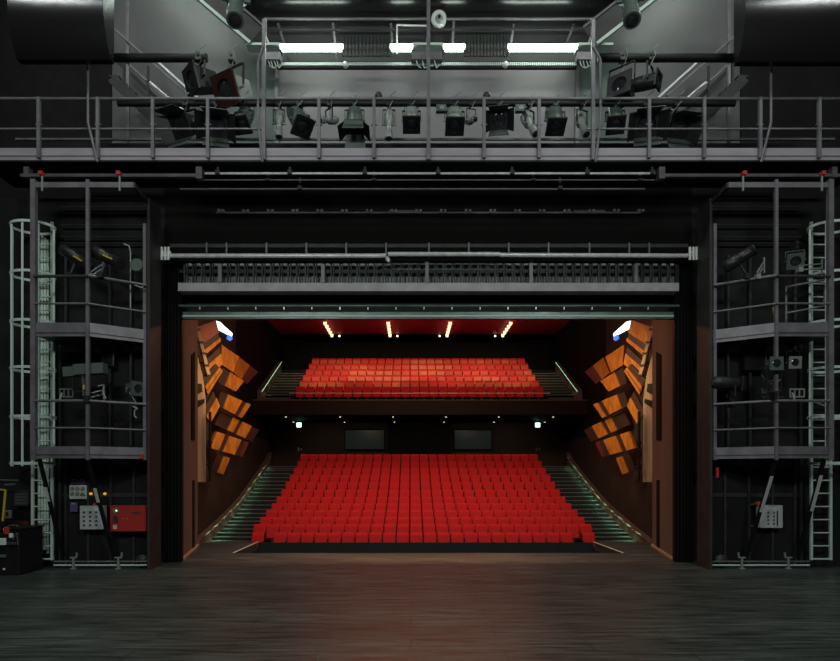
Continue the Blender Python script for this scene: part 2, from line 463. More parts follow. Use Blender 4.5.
# balcony side stairs with lit rails
for s in (-1, 1):
    X = MX(s)
    r = thing('balcony_stairs', f'green lit stepped aisle at the {side(s)} end of the balcony', 'stairs', X((-7.2, 31, 6)))
    st = MB(); no = MB(); ra = MB(); le = MB()
    for k in range(12):
        y = 31.0 + k * .45; z = bZ[0] + .05 + k * (bZ[5] - bZ[0]) / 11.2
        a, b2 = X((-7.75, 0, 0)).x, X((-6.3, 0, 0)).x
        st.box(a, b2, y, y + .46, z - 1.0, z); no.box(a, b2, y - .012, y + .04, z - .03, z + .006)
        a, b2 = X((-7.74, 0, 0)).x, X((-7.66, 0, 0)).x
    z0 = bZ[0] + .05; z1 = z0 + 11 * (bZ[5] - bZ[0]) / 11.2
    ra.hexa([X(q) for q in [(-7.95, 31, z0 - .6), (-7.76, 31, z0 - .6), (-7.76, 36, z1 - .6), (-7.95, 36, z1 - .6),
                            (-7.95, 31, z0 + .56), (-7.76, 31, z0 + .56), (-7.76, 36, z1 + .56), (-7.95, 36, z1 + .56)]])
    le.hexa([X(q) for q in [(-7.757, 31.2, z0 + .50), (-7.745, 31.2, z0 + .50), (-7.745, 35.9, z1 + .50), (-7.757, 35.9, z1 + .50), (-7.757, 31.2, z0 + .515), (-7.745, 31.2, z0 + .515), (-7.745, 35.9, z1 + .515), (-7.757, 35.9, z1 + .515)]])
    part(st, 'step_flight', 'step_carpet', r); part(no, 'step_nosing', 'step_nosing', r)
    part(ra, 'side_rail', 'plaster_brown', r); part(le, 'light_strip', 'led_green', r)

# auditorium shell
m = MB(); m.box(-8.2, 9.1, 38.2, 38.4, 5, 11.2); struct(m, 'wall_back_balcony', 'hall_black')
YB = 34.8
m = MB(); m.box(-8.2, 9.1, 35.0, 35.2, 0, zb + .05); struct(m, 'wall_back_stalls', 'plaster_dark')
m = MB(); m.box(XU(388, YB), XU(451, YB), YB + .1, YB + .2, rowZ[11], ZV(424, YB)); struct(m, 'door_1', 'hall_black')
for n, (u0, u1) in enumerate(((345, 384), (454.5, 491.5))):
    r = D.objects.new(f'window_{n+1}', None); COL.objects.link(r); r.location = P((u0 + u1) / 2, 448, YB); r['kind'] = 'structure'
    a = MB(); x0, x1, z0, z1 = XU(u0, YB), XU(u1, YB), ZV(449, YB), ZV(430, YB)
    a.box(x0, x1, YB + .1, YB + .13, z0, z1); part(a, 'pane', 'glass_dark', r)
    a = MB()
    for q in ((x0 - .06, x0, z0, z1), (x1, x1 + .06, z0, z1), (x0 - .06, x1 + .06, z0 - .06, z0), (x0 - .06, x1 + .06, z1, z1 + .06)):
        a.box(q[0], q[1], YB + .05, YB + .2, q[2], q[3])
    part(a, 'window_frame', 'hall_black', r)
m = MB(); m.box(-8.02, 8.92, 16.9, 36.8, 10.9, 11.1); struct(m, 'ceiling', 'hall_ceiling')
m = MB(); m.box(-8.2, 9.1, 36.8, 38.4, 10.68, 10.8); m.box(-8.2, 9.1, 36.8, 36.95, 10.68, 11.1); struct(m, 'ceiling_back', 'hall_black')
for sd_, xa_, xb_ in (('left', -8.2, -8.02), ('right', 8.92, 9.1)):
    m = MB(); m.box(xa_, xb_, 19.3, 27.5, -2.6, 11.1); m.box(xa_, xb_, 27.5, 35.0, -2.6, 4.2); struct(m, f'wall_{sd_}', 'plaster_dark')
    m = MB(); m.box(xa_, xb_, 27.5, 38.2, 4.2, 11.1); struct(m, f'wall_rear_{sd_}', 'hall_black')
# near side walls
for s in (-1, 1):
    X = MX(s)
    m = MB()
    A = (-6.10, 15.9); B = (-6.86, 19.3)
    m.hexa([X(q) for q in [(A[0], A[1], 0), (B[0], B[1], 0), (B[0] - .5, B[1], 0), (A[0] - .5, A[1], 0), (A[0], A[1], 10.9), (B[0], B[1], 10.9), (B[0] - .5, B[1], 10.9), (A[0] - .5, A[1], 10.9)]])
    m.box(X((-8.02, 0, 0)).x, X((-7.1, 0, 0)).x, 19.1, 19.3, 0.0, 10.9)
    struct(m, f'wall_near_{side(s)}', 'plaster_brown')
    # skirting edge line of the wall on the floor
    m = MB(); m.hexa([X(q) for q in [(A[0], A[1], 0), (B[0], B[1], 0), (B[0] + .05, B[1], 0), (A[0] + .05, A[1], 0), (A[0], A[1], .06), (B[0], B[1], .06), (B[0] + .05, B[1], .06), (A[0] + .05, A[1], .06)]])
    struct(m, f'baseboard_{side(s)}', 'tan_board')
    # black slots in the wall
    def onwall(u, v, off=0.01):
        # plane of the near wall on the left
        dx, dy = (u - U0) / FPX, 1.0
        nx, ny = (B[1] - A[1]), -(B[0] - A[0])
        t = (nx * A[0] + ny * A[1]) / (nx * dx + ny * dy)
        return Vector((dx * t + off, t, CZ - (v - V0) * t / FPX))
    def slot(name, label, quad, mt, depth):
        mb = MB(); mb.prism([X(onwall(u, v, depth)) for u, v in quad], X((0, 0, 0)) - X((depth, 0, 0)))
        o = mb.build(name, mt); return o
    o = slot('wall_slot', '', [(190.8, 355), (194.2, 352), (194.2, 440), (190.8, 440)], 'black_cloth', .03)
    tag(o, f'tall black service slot in the upper {side(s)} side wall beside the wooden panels', 'slot')
    o = slot('narrow_door', '', [(192.2, 480), (194.4, 480), (194.4, 548.5), (192.2, 551)], 'black_cloth', .012)
    tag(o, f'narrow dark door strip low in the {side(s)} side wall by the stage', 'door')

# ------------------------------------------------------------------ wooden acoustic panels
def plane_hit(u, v, p0, n):
    d = Vector(((u - U0) / FPX, 1, -(v - V0) / FPX)); c = Vector((0, 0, CZ))
    return c + d * ((p0 - c).dot(n) / d.dot(n))
O, Bn, Dm, Rb = 'wood_orange', 'wood_brown', 'wood_orange_shaded', 'wood_redbrown'
PANELS = [
 ('AD', [(197, 327), (216, 320), (221, 341), (204, 356)], [(0, .60, Dm), (.60, .84, Bn), (.84, 1, O)], 'topmost, large face, shade-painted on left wall, one orange stripe'),
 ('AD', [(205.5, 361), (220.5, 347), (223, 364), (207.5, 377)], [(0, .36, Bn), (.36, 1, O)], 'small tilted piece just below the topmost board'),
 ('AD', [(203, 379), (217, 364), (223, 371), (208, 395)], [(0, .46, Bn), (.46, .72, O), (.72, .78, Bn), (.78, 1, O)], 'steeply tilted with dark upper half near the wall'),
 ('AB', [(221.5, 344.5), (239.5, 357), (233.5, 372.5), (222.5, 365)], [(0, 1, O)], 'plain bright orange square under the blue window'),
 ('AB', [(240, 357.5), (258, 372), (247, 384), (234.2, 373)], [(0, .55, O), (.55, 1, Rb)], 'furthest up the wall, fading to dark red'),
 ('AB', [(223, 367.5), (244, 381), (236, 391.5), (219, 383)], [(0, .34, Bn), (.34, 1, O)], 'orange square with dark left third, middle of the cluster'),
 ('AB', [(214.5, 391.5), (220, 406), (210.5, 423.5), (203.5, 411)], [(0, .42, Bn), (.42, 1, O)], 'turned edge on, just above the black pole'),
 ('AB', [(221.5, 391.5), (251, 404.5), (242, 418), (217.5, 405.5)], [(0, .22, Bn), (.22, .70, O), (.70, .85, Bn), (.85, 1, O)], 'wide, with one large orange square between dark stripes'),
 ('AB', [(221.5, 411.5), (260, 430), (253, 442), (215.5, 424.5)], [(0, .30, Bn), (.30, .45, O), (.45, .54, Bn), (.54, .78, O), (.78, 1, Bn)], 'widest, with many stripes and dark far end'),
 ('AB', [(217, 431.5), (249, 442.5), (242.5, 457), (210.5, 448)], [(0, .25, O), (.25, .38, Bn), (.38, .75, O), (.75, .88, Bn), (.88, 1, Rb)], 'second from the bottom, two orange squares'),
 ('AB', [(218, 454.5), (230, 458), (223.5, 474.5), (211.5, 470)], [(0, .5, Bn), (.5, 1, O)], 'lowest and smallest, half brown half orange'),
]
for s in (-1, 1):
    X = MX(s)
    for mode, q, stripes, desc in PANELS:
        uc = sum(a for a, _ in q) / 4; vc = sum(b for _, b in q) / 4
        Y = -7.1 * FPX / (uc - U0)
        p0 = P(uc, vc, Y); n = Vector((0.82, -0.56, -0.10)).normalized()
        c = [plane_hit(u, v, p0, n) for u, v in q]
        off = n * -.14
        r = thing('acoustic_panel', f'wooden board on {side(s)} side wall: {desc}', 'wall panel', X(p0), f'wooden boards on the {side(s)} side wall')
        def at(t, w):
            if mode == 'AB': return (c[0].lerp(c[1], t)).lerp(c[3].lerp(c[2], t), w)
            return (c[0].lerp(c[3], t)).lerp(c[1].lerp(c[2], t), w)
        for k, (t0, t1, mt) in enumerate(stripes):
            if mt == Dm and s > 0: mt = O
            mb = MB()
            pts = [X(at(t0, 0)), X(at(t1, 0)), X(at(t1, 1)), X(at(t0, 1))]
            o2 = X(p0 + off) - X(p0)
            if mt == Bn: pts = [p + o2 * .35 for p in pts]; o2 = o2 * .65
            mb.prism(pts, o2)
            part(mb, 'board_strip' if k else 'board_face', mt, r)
        mb = MB(); c0 = X(p0) + (X(p0 + n * -.14) - X(p0)); c1 = Vector((X((-8.0, 0, 0)).x, p0.y + .2, p0.z))
        mb.tube(c0, c1, .03, 6); part(mb, 'bracket', 'black_steel', r)
    # tan lit wing board + frame
    pw = P(200, 420, 19.9); nw = Vector((0.78, -0.62, 0)).normalized()
    def W(u, v): return X(plane_hit(u, v, pw, nw))
    ow = X(pw - nw * .10) - X(pw)
    r = thing('wing_board', f'tall tan board with slanting top on {side(s)} side wall behind the striped panels', 'wall panel', X(pw))
    mb = MB(); mb.prism([W(*q) for q in [(188.5, 330), (191, 330), (203, 377), (205.8, 400), (206, 482), (197.5, 482), (197.5, 482), (194.4, 440), (194.4, 352)]], ow)
    part(mb, 'board_face', 'tan_board', r)
    sl = MB()
    pth = [(190.5, 321), (194, 330), (197.5, 343), (200.5, 354), (203, 366), (205.5, 376)]
    for (a, b2), (c2, d2) in zip(pth[:-1], pth[1:]):
        sl.prism([W(a, b2 + 1) - ow * 1.2, W(a + 3.2, b2 + 1) - ow * 1.2, W(c2 + 3.2, d2 - 1) - ow * 1.2, W(c2, d2 - 1) - ow * 1.2], ow)
        so = MB(); so.prism([W(c2 - 1, d2 - 1.2) - ow * 1.4, W(c2 + 4, d2 - 1.2) - ow * 1.4, W(c2 + 4, d2 + 1.0) - ow * 1.4, W(c2 - 1, d2 + 1.0) - ow * 1.4], ow); part(so, 'clamp_block', 'black_steel', r)
    part(sl, 'slanting_batten', 'tan_board', r)
    pb = MB()
    pb.prism([W(186, 383) - ow, W(200, 384) - ow, W(201, 392) - ow, W(187, 396) - ow], ow)
    pb.prism([W(192, 402) - ow, W(203, 399) - ow, W(203, 403) - ow, W(193, 410) - ow], ow)
    part(pb, 'bracket', 'black_steel', r)
    mb = MB(); mb.tube(W(206.6, 412) - ow * 2, W(206.6, 481) - ow * 2, .045, 8)
    mb.tube(W(206.6, 441.5) - ow * 2, W(206.6, 444) - ow * 2, .075, 8); mb.tube(W(206.6, 466) - ow * 2, W(206.6, 470) - ow * 2, .075, 8)
    o = mb.build('support_pole', 'black_steel'); tag(o, f'black upright pole beside the lowest wooden boards, {side(s)} wall', 'pole')
    # cool lit opening at the top
    pg = P(224, 330, 22.6); ng = Vector((0.55, -0.8, -0.2)).normalized()
    def G(u, v): return X(plane_hit(u, v, pg, ng))
    og = X(pg - ng * .15) - X(pg)
    r = thing('side_skylight', f'bright bluish lit panel at the top of the {side(s)} side wall', 'light', X(pg))
    mb = MB(); mb.prism([G(216.2, 320.8), G(220, 322), G(232.5, 333.5), G(232, 336.5), G(217.5, 329)], og); part(mb, 'diffuser', 'cool_glow', r)
    mb = MB(); mb.prism([G(228.5, 334.5), G(232, 336.5), G(232.6, 339), G(230.5, 341), G(227.5, 339)], og); part(mb, 'blue_fade', 'blue_glow', r)  # blue end of the light's gradient, built as a second glowing piece
    mb = MB(); mb.prism([G(215.5, 319.5), G(234, 332.5), G(234, 342), G(218, 334)], og * .5)
    for i in range(len(mb.v)): mb.v[i] = tuple(Vector(mb.v[i]) + og * 1.02)
    part(mb, 'housing', 'hall_black', r)

# ------------------------------------------------------------------ hall ceiling tracks, dots, exit signs
for k, x in enumerate((-4.83, -1.28, 2.2, 5.6)):
    lab = ['leftmost', 'second from the left', 'third from the left', 'rightmost'][k] + ' row of warm spotlights under the red hall ceiling'
    r = thing('ceiling_light_row', lab, 'light', (x, 35.5, 10.9), 'spotlight rows on the hall ceiling')
    a = MB(); a.box(x - .05, x + .05, 33.6, 36.7, 10.84, 10.9); part(a, 'track', 'dark_steel', r)
    for j in range(5):
        y = 33.8 + j * .72
        a = MB(); a.lathe([(.085, 0), (.10, .14)], (x, y, 10.72), (0, -.55, .35), 10); part(a, 'lamp', 'track_glow', r)
    a = MB(); a.lathe([(.08, 0), (.09, .12)], (x, 36.72, 10.79), (0, -1, 0), 10); part(a, 'lamp', 'track_glow', r)
    sx = -.45 if k >= 2 else .45
    a = MB(); a.lathe([(.05, 0), (.06, .06)], (x + sx, 36.75, 10.74), (0, -1, 0), 8); part(a, 'lamp', 'spot_dot', r)
dots = [(286, 415.6, 30.9), (293.5, 420.3, 34), (340, 416.3, 30.9), (344.5, 420.9, 34), (393, 416.8, 30.9), (394.5, 421.2, 34), (446, 416.8, 30.9), (444, 421.2, 34), (499, 416.3, 30.9), (494, 420.9, 34), (553, 415.6, 30.9), (545, 420.3, 34)]
for k, (u, v, y) in enumerate(dots):
    x = XU(u, y); j = k // 2
    r = thing('downlight', f'tiny warm downlight under the balcony, {ORD[j+1]} from the left in the {"front" if k % 2 == 0 else "rear"} line', 'light', (x, y, zb), 'downlights under the balcony')
    a = MB(); a.lathe([(.075, 0), (.06, -.04)], (x, y, zb), (0, 0, 1), 10); part(a, 'trim_ring', 'dark_steel', r)
    a = MB(); a.lathe([(.04, 0), (.04, -.05)], (x, y, zb - .0), (0, 0, 1), 8); part(a, 'lamp', 'spot_dot', r)
for s, u in ((-1, 299), (1, 537.7)):
    y = 33.6; p = P(u, 425, y)
    r = thing('exit_sign', f'small glowing exit sign under the balcony, {side(s)} side above the aisle', 'sign', p)
    a = MB(); a.box(p.x - .15, p.x + .15, y, y + .06, p.z - .14, p.z + .14); part(a, 'housing', 'white_plastic', r)
    a = MB(); a.box(p.x - .13, p.x + .13, y - .015, y, p.z - .12, p.z + .12); part(a, 'face', 'exit_glow', r)
    a = MB(); a.box(p.x - .01, p.x + .01, y + .02, y + .04, p.z + .15, zb); part(a, 'hanger', 'dark_steel', r)
# little sensor lamps on the back wall
for s, u in ((-1, 299.5), (1, 538)):
    y = 34.9; p = P(u, 449.3, y)
    o = MB(); o.box(p.x - .1, p.x - .05, y, y + .1, p.z - .1, p.z + .1); o.lathe([(.05, 0), (.05, .05)], (p.x + .09, y + .06, p.z), (0, -1, 0), 8)
    tag(o.build('wall_sensor', 'bright_steel'), f'tiny pale fitting on the rear stalls wall under the {side(s)} exit sign', 'fitting')

# ------------------------------------------------------------------ portal: panels, drapes, headers
for s in (-1, 1):
    X = MX(s); m = MB()
    zt = ZV(198, 14.4)
    xa, xb = X((-6.27, 0, 0)).x, X((-6.33, 0, 0)).x
    m.box(xa, xb, 14.4, 15.05, 0, zt)
    tag(m.build('stage_flat', 'portal_paint'), f'tall dark portal flat standing at the {side(s)} edge of the opening', 'flat')
    # black leg curtain with folds
    m = MB(); n = 40; prof = []
    x0, x1 = -6.45, -5.98
    front = []; back = []
    for i in range(n + 1):
        t = i / n; x = x0 + (x1 - x0) * t; y = 15.62 + .07 * math.sin(t * 2 * PI * 5.5)
        front.append((x, y)); back.append((x, y + .02))
    ring = front + back[::-1]
    zt = ZV(258, 15.6)
    N2 = len(ring)
    vs = [X((x, y, 0)) for x, y in ring] + [X((x, y, zt)) for x, y in ring]
    m._add(vs, [(i, (i + 1) % N2, N2 + (i + 1) % N2, N2 + i) for i in range(N2)], True)
    tag(m.build('leg_curtain', 'black_cloth'), f'black pleated curtain hanging just inside the {side(s)} portal flat', 'curtain')
    # jamb frame of the opening
    m = MB(); m.box(X((-6.12, 0, 0)).x, X((-6.03, 0, 0)).x, 15.75, 15.9, 0, ZV(318, 15.8))
    m.box(X((-8.6, 0, 0)).x, X((-6.12, 0, 0)).x, 15.78, 15.9, 0, 10.0)
    struct(m, f'trim_{7 if s < 0 else 8}', 'black_paint')
m = MB()
m.box(-6.03, 6.93, 15.75, 15.9, ZV(319, 15.8), ZV(312.5, 15.8))
tag(m.build('opening_bar', 'green_steel'), 'greenish steel bar forming the top edge of the stage opening', 'beam')
m = MB(); m.box(-6.03, 6.93, 15.72, 15.75, ZV(316.9, 15.75), ZV(315.4, 15.75)); tag(m.build('edge_highlight', 'galvanised'), 'thin pale highlight strip along the lower edge of the greenish opening bar', 'strip')  # highlight on the bar's edge, added as a pale solid strip
m = MB(); m.box(-8.5, 9.4, 16.05, 16.2, ZV(317, 16.1), 10.0); struct(m, 'wall_header', 'black_paint')
y = 15.55
m = MB(); m.tube((XU(179, y), y, ZV(306, y)), (XU(679, y), y, ZV(306, y)), .035, 10)
r = thing('curtain_track', 'pale horizontal pipe with small hooks above the top bar of the opening', 'pipe', (XC, y, ZV(306, y)))
part(m, 'pipe', 'green_steel', r)
for k in range(17):
    u = 200 + k * 28; a = MB(); a.box(XU(u, y) - .012, XU(u, y) + .012, y - .02, y + .02, ZV(309.5, y), ZV(307, y)); part(a, 'hook', 'bright_steel', r)
# beam with slat railing (portal bridge)
y = 15.4
r = thing('portal_bridge', 'grey horizontal portal bridge with close upright slats above the stage opening', 'bridge', (XC, y, ZV(291, y)))
x0, x1 = XU(178, y), XU(679, y)
a = MB(); a.box(x0, x1, y, y + .35, ZV(291, y), ZV(282.8, y)); part(a, 'fascia', 'beam_plate', r)
a = MB(); a.box(x0 + .1, x1, y + .30, y + .34, ZV(283, y), ZV(262, y + .3)); part(a, 'back_panel', 'slat_panel', r)
a = MB(); a.box(x0, x1, y + .1, y + .16, ZV(271.5, y), ZV(268.5, y)); part(a, 'mid_rail', 'black_steel', r)
a = MB(); a.box(x0, x1, y + .02, y + .08, ZV(262.4, y), ZV(260.8, y)); part(a, 'top_rail', 'dark_steel', r)
a = MB()
for k in range(58):
    u = 184 + k * 8.65
    if u > 678: break
    x = XU(u, y); a = MB(); a.box(x - .022, x + .022, y + .03, y + .09, ZV(283, y), ZV(262, y)); a.box(x + .05, x + .075, y + .05, y + .1, ZV(283, y), ZV(262, y))
    part(a, 'slat', 'black_steel' if k % 2 else 'dark_steel', r)
for u in (220, 323, 427, 531, 636):
    x = XU(u, y); a = MB(); a.box(x - .045, x + .045, y - .02, y + .05, ZV(283, y), ZV(260, y)); part(a, 'post', 'tower_steel', r)
# bright pipe truss
y = 15.1
r = thing('lighting_truss', 'bright silver pipe with thin upper rail spanning the portal above the slat railing', 'truss', (XC, y, ZV(255, y)))
za, zb2 = ZV(255.8, y), ZV(244, y)
a = MB(); a.tube((XU(163, y), y, za), (XU(386, y), y, za), .055, 10); a.tube((XU(388, y), y, za + .04), (XU(500, y), y, za + .04), .055, 10); a.tube((XU(500, y), y, za + .02), (XU(697, y), y, za), .055, 10); part(a, 'lower_pipe', 'bright_steel', r)
a = MB(); a.box(XU(168, y), XU(690, y), y + .1, y + .14, zb2 - .045, zb2 + .045); part(a, 'upper_rail', 'dark_steel', r)
for u in (206, 226, 266, 306, 346, 386, 429, 469, 509, 549, 590, 630, 650):
    a = MB(); a.bar((XU(u, y), y + .06, za - .02), (XU(u, y), y + .06, zb2 + .05), .04, .04); part(a, 'strut', 'tower_steel', r)
for ub in (166, 692):
    a = MB()
    for du in (-3.2, 0.3, 3.4):
        x = XU(ub + du, y); a.tube((x, y - .06, ZV(261, y)), (x, y - .06, ZV(248, y)), .035, 8)
        a.tube((x - .05, y - .06, ZV(257, y)), (x + .06, y - .06, ZV(252.5, y)), .03, 6)
    part(a, 'coupler', 'bright_steel', r)
a = MB(); a.lathe([(.03, 0), (.06, .05), (.06, .1), (.02, .16)], P(387, 257, y - .02), (.3, -.3, -1), 8); part(a, 'coupler', 'bright_steel', r)
# lamp line at v=212
y = 15.5
r = thing('border_light_bar', 'thin bar with a row of tiny lamps high in the black portal', 'lamp bar', P(428, 212, y))
a = MB(); a.box(XU(216, y), XU(641, y), y, y + .05, ZV(213.2, y), ZV(211.8, y)); part(a, 'bar', 'tower_steel', r)
for k in range(18):
    u = 219 + k * 24.7
    for du in (0, 4):
        a = MB(); a.box(XU(u + du, y) - .03, XU(u + du, y) + .03, y - .03, y + .05, ZV(211.8, y), ZV(209.6, y)); part(a, 'lamp', 'lamp_silver', r)
for u in (404, 590):
    a = MB(); a.box(XU(u, y) - .4, XU(u, y) + .4, y, y + .05, ZV(211.8, y), ZV(210, y)); part(a, 'control_box', 'lamp_grey', r)
m = MB(); m.box(-6.45, 7.35, 15.71, 15.75, ZV(262, 15.72), 9.9); tag(m.build('border_curtain', 'black_cloth'), 'black border cloth filling the portal above the bright pipe', 'curtain')
# pipes under the upper bridge
for k, (v, u0, u1, yy, rr, mt) in enumerate(((173.5, 205, 655, 13.9, .028, 'bright_steel'), (180, 205, 655, 14.1, .018, 'tower_steel'), (189, 180, 645, 14.35, .022, 'tower_steel'))):
    a = MB(); a.tube(P(u0, v, yy), P(u1, v, yy), rr, 8)
    r = thing('pipe', f'thin horizontal pipe slung under the upper bridge, {["uppermost and brightest", "middle", "lowest"][k]} of three', 'pipe', P(428, v, yy))
    part(a, 'tube', mt, r)
    us = (218, 290, 365, 438, 512, 587, 652) if k == 0 else ((268, 374, 533, 640) if k == 1 else (300, 560))
    for u in us:
        a = MB(); p0 = P(u, v, yy); a.bar(p0, (p0.x, yy, ZV(163.5, 13.75)), .05, .03); a.box(p0.x - .05, p0.x + .05, yy - .06, yy + .06, p0.z - .03, p0.z + .06); part(a, 'hanger', 'dark_steel', r)
for s in (-1, 1):
    X = MX(s); a = MB(); z0 = ZV(176.5, 13.9)
    a.box(X((XU(20, 13.9), 0, 0)).x, X((XU(196, 13.9), 0, 0)).x, 13.9, 14.0, z0, z0 + .07)
    a.box(X((XU(196, 13.9), 0, 0)).x, X((XU(202, 13.9), 0, 0)).x, 13.88, 14.05, z0 - .05, ZV(161.5, 13.75))
    a.box(X((XU(24, 13.9), 0, 0)).x, X((XU(29, 13.9), 0, 0)).x, 13.88, 14.05, z0 - .02, ZV(161.5, 13.75))
    tag(a.build('track_beam', 'tower_steel'), f'grey sliding track beam under the bridge over the {side(s)} tower', 'beam')

# ------------------------------------------------------------------ upper lighting bridge
YBR = 13.7
x0, x1 = -9.9, 10.6
zd0, zd1 = ZV(162, YBR), ZV(148, YBR)
r = thing('lighting_bridge', 'wide grey steel gallery with railings crossing the whole stage at the top', 'bridge', (XC, YBR, zd0))
a = MB(); a.box(x0, x1, YBR, YBR + .06, zd0 + .035, zd1); tb = part(a, 'toe_board', 'toe_plate', r)
a = MB(); a.box(x0, x1, YBR - .015, YBR, zd0 + .13, zd0 + .145); part(a, 'toe_lip', 'tower_steel', tb)
a = MB(); a.box(x0, x1, YBR + .06, 15.0, zd0 + .03, zd0 + .12); part(a, 'deck', 'black_steel', r)
a = MB(); a.box(x0, x1, YBR - .02, YBR + .08, zd0, zd0 + .035); part(a, 'bottom_angle', 'black_steel', r)
a = MB(); a.tube((x0, YBR - .04, ZV(99.8, YBR)), (x1, YBR - .04, ZV(99.8, YBR)), .034, 10); part(a, 'handrail', 'tower_steel', r)
for us in ((0, 264), (594, 842)):
    a = MB(); a.tube(P(us[0] - 8, 129, YBR - .03), P(us[1], 129, YBR - .03), .024, 8); part(a, 'mid_rail', 'tower_steel', r)
for u in (39, 98, 153, 208, 319, 374, 484, 539, 649, 704, 760, 819):
    a = MB(); x = XU(u, YBR - .05); a.box(x - .034, x + .034, YBR - .09, YBR - .02, zd0 + .06, ZV(99, YBR))
    a.box(x - .07, x + .07, YBR - .07, YBR - .03, ZV(126.5, YBR), ZV(125.5, YBR))
    part(a, 'post', 'tower_steel', r)
for u, v in ((264, 22), (428.5, -12), (593, 22)):
    a = MB(); x = XU(u, YBR - .05); a.box(x - .04, x + .04, YBR - .09, YBR - .02, zd0 + .02, ZV(v, YBR)); part(a, 'tall_post', 'tower_steel', r)
for pl in ([(263, 47), (258, 62), (258, 122), (262.5, 162)], [(593.5, 47), (600.5, 60), (600.5, 122), (595.5, 162)],
           [(88, 66), (88, 123), (97.5, 162)], [(771, 66), (771, 123), (761, 162)]):
    a = MB(); a.path([P(u, v, YBR - .1) for u, v in pl], .03, 8); part(a, 'bent_post', 'tower_steel', r)
# rear railing of the bridge
yr = 15.0
a = MB(); a.box(x0, x1, yr, yr + .05, ZV(139.8, yr), ZV(137.8, yr)); part(a, 'rear_rail', 'tower_steel', r)
a = MB(); a.box(x0, x1, yr + .03, yr + .08, ZV(151, yr), ZV(142.5, yr)); part(a, 'rear_kick_board', 'black_steel', r)
# lantern bar
YP = 14.35
ZB = ZV(103.6, YP)
m = MB(); m.tube((XU(118, YP), YP, ZB), (XU(735, YP), YP, ZB), .07, 10)
tag(m.build('lantern_bar', 'black_steel'), 'thick black pipe behind the handrail carrying the row of lanterns', 'pipe')
# side upper pipes
YQ = 14.2
for s, (u0, u1) in ((-1, (113, 207)), (1, (598, 736))):
    a = MB(); a.tube(P(u0, 58, YQ), P(u1, 58, YQ), .095, 10)
    tag(a.build('side_bar', 'black_steel'), f'short thick black pipe above the bridge at upper {side(s)}', 'pipe')

# ------------------------------------------------------------------ upper wall and second gallery
YW = 16.7
m = MB(); m.box(XU(112, YW), XU(740, YW), YW, YW + .15, 8.9, 21); struct(m, 'wall_upper', 'wall_side')
m = MB(); m.box(XU(279, YW), XU(575, YW), YW - .06, YW, 8.9, ZV(66, YW)); struct(m, 'trim_16', 'wall_grey')
m = MB(); m.box(-14, XU(112, YW), YW - .05, YW + .1, 0, 21); m.box(XU(740, YW), 15, YW - .05, YW + .1, 0, 21); struct(m, 'wall_wings', 'black_paint')
for n, (u0, u1) in enumerate(((228, 275), (579, 622))):
    m = MB(); m.box(XU(u0, YW - .08), XU(u1, YW - .08), YW - .08, YW, 8.9, ZV(62, YW)); struct(m, f'trim_{9+n}', 'wall_green')
m = MB(); m.box(XU(275, YW - .1), XU(279, YW - .1), YW - .14, YW, 8.9, ZV(66, YW)); m.box(XU(575, YW - .1), XU(579, YW - .1), YW - .14, YW, 8.9, ZV(66, YW)); struct(m, 'trim_11', 'tower_steel')
m = MB(); m.box(XU(230, YW), XU(612, YW), YW - .05, YW, ZV(66, YW), ZV(22, YW)); struct(m, 'trim_12', 'wall_grey_dark')
# corrugated dark backs between tubes
m = MB()
for u0, u1 in ((342, 392), (464, 510)):
    n = 14
    for k in range(n):
        ua = u0 + (u1 - u0) * k / n; m.box(XU(ua, YW) , XU(ua + (u1 - u0) / n * .6, YW), YW - .09, YW - .05, ZV(58, YW), ZV(36, YW))
struct(m, 'trim_13', 'corrugated')
yg = 15.9
r = thing('upper_gallery', 'steel gallery rails framing the fluorescent tubes at top centre', 'gallery', P(428, 65, yg))
for v, rr, mt, u0, u1 in ((19, .035, 'tower_steel', 264, 594), (29.5, .02, 'dark_steel', 268, 590)):
    a = MB(); a.tube(P(u0, v, yg), P(u1, v, yg), rr, 8); part(a, 'rail', mt, r)
a = MB(); a.box(XU(277, yg), XU(577, yg), yg, yg + .1, ZV(67.5, yg), ZV(65, yg)); part(a, 'lower_beam', 'black_steel', r)
a = MB()
for k in range(150):
    u = 277.5 + k * 2.0; a.box(XU(u, yg), XU(u + 1.2, yg), yg - .03, yg, ZV(66, yg), ZV(63, yg))
part(a, 'ribbed_strip', 'galvanised', r)
for u0, v0, u1, v1 in ((278, 23, 289, 60), (333, 23, 337, 60), (391, 23, 393, 54), (454, 18, 452, 54), (514, 24, 508, 60), (574, 24, 566, 44)):
    a = MB(); a.bar(P(u0, v0, yg), P(u1, v1, yg + .4), .06, .03); part(a, 'stay', 'tower_steel', r)
for u in (265.5, 591.5):
    a = MB(); a.path([P(u, 19, yg), P(u, 36, yg - .1), P(u + (4 if u < 400 else -4), 46, yg)], .03, 8); part(a, 'end_stay', 'bright_steel', r)
a = MB(); a.path([P(428, 18, yg), P(428, 98, yg - .3)], .03, 8); part(a, 'centre_post', 'galvanised', r)
a = MB(); a.path([P(397, 54, yg), P(397, 25, yg), P(427, 26, yg)], .025, 8); part(a, 'bent_pipe', 'bright_steel', r)
for u0 in (348, 503):
    a = MB(); a.lathe([(.05, 0), (.07, .04), (.09, .10), (.04, .14)], P(u0, 65, yg - .05), (-.5 if u0 < 400 else .5, -.5, -.3), 8); part(a, 'pipe_joint', 'bright_steel', r)
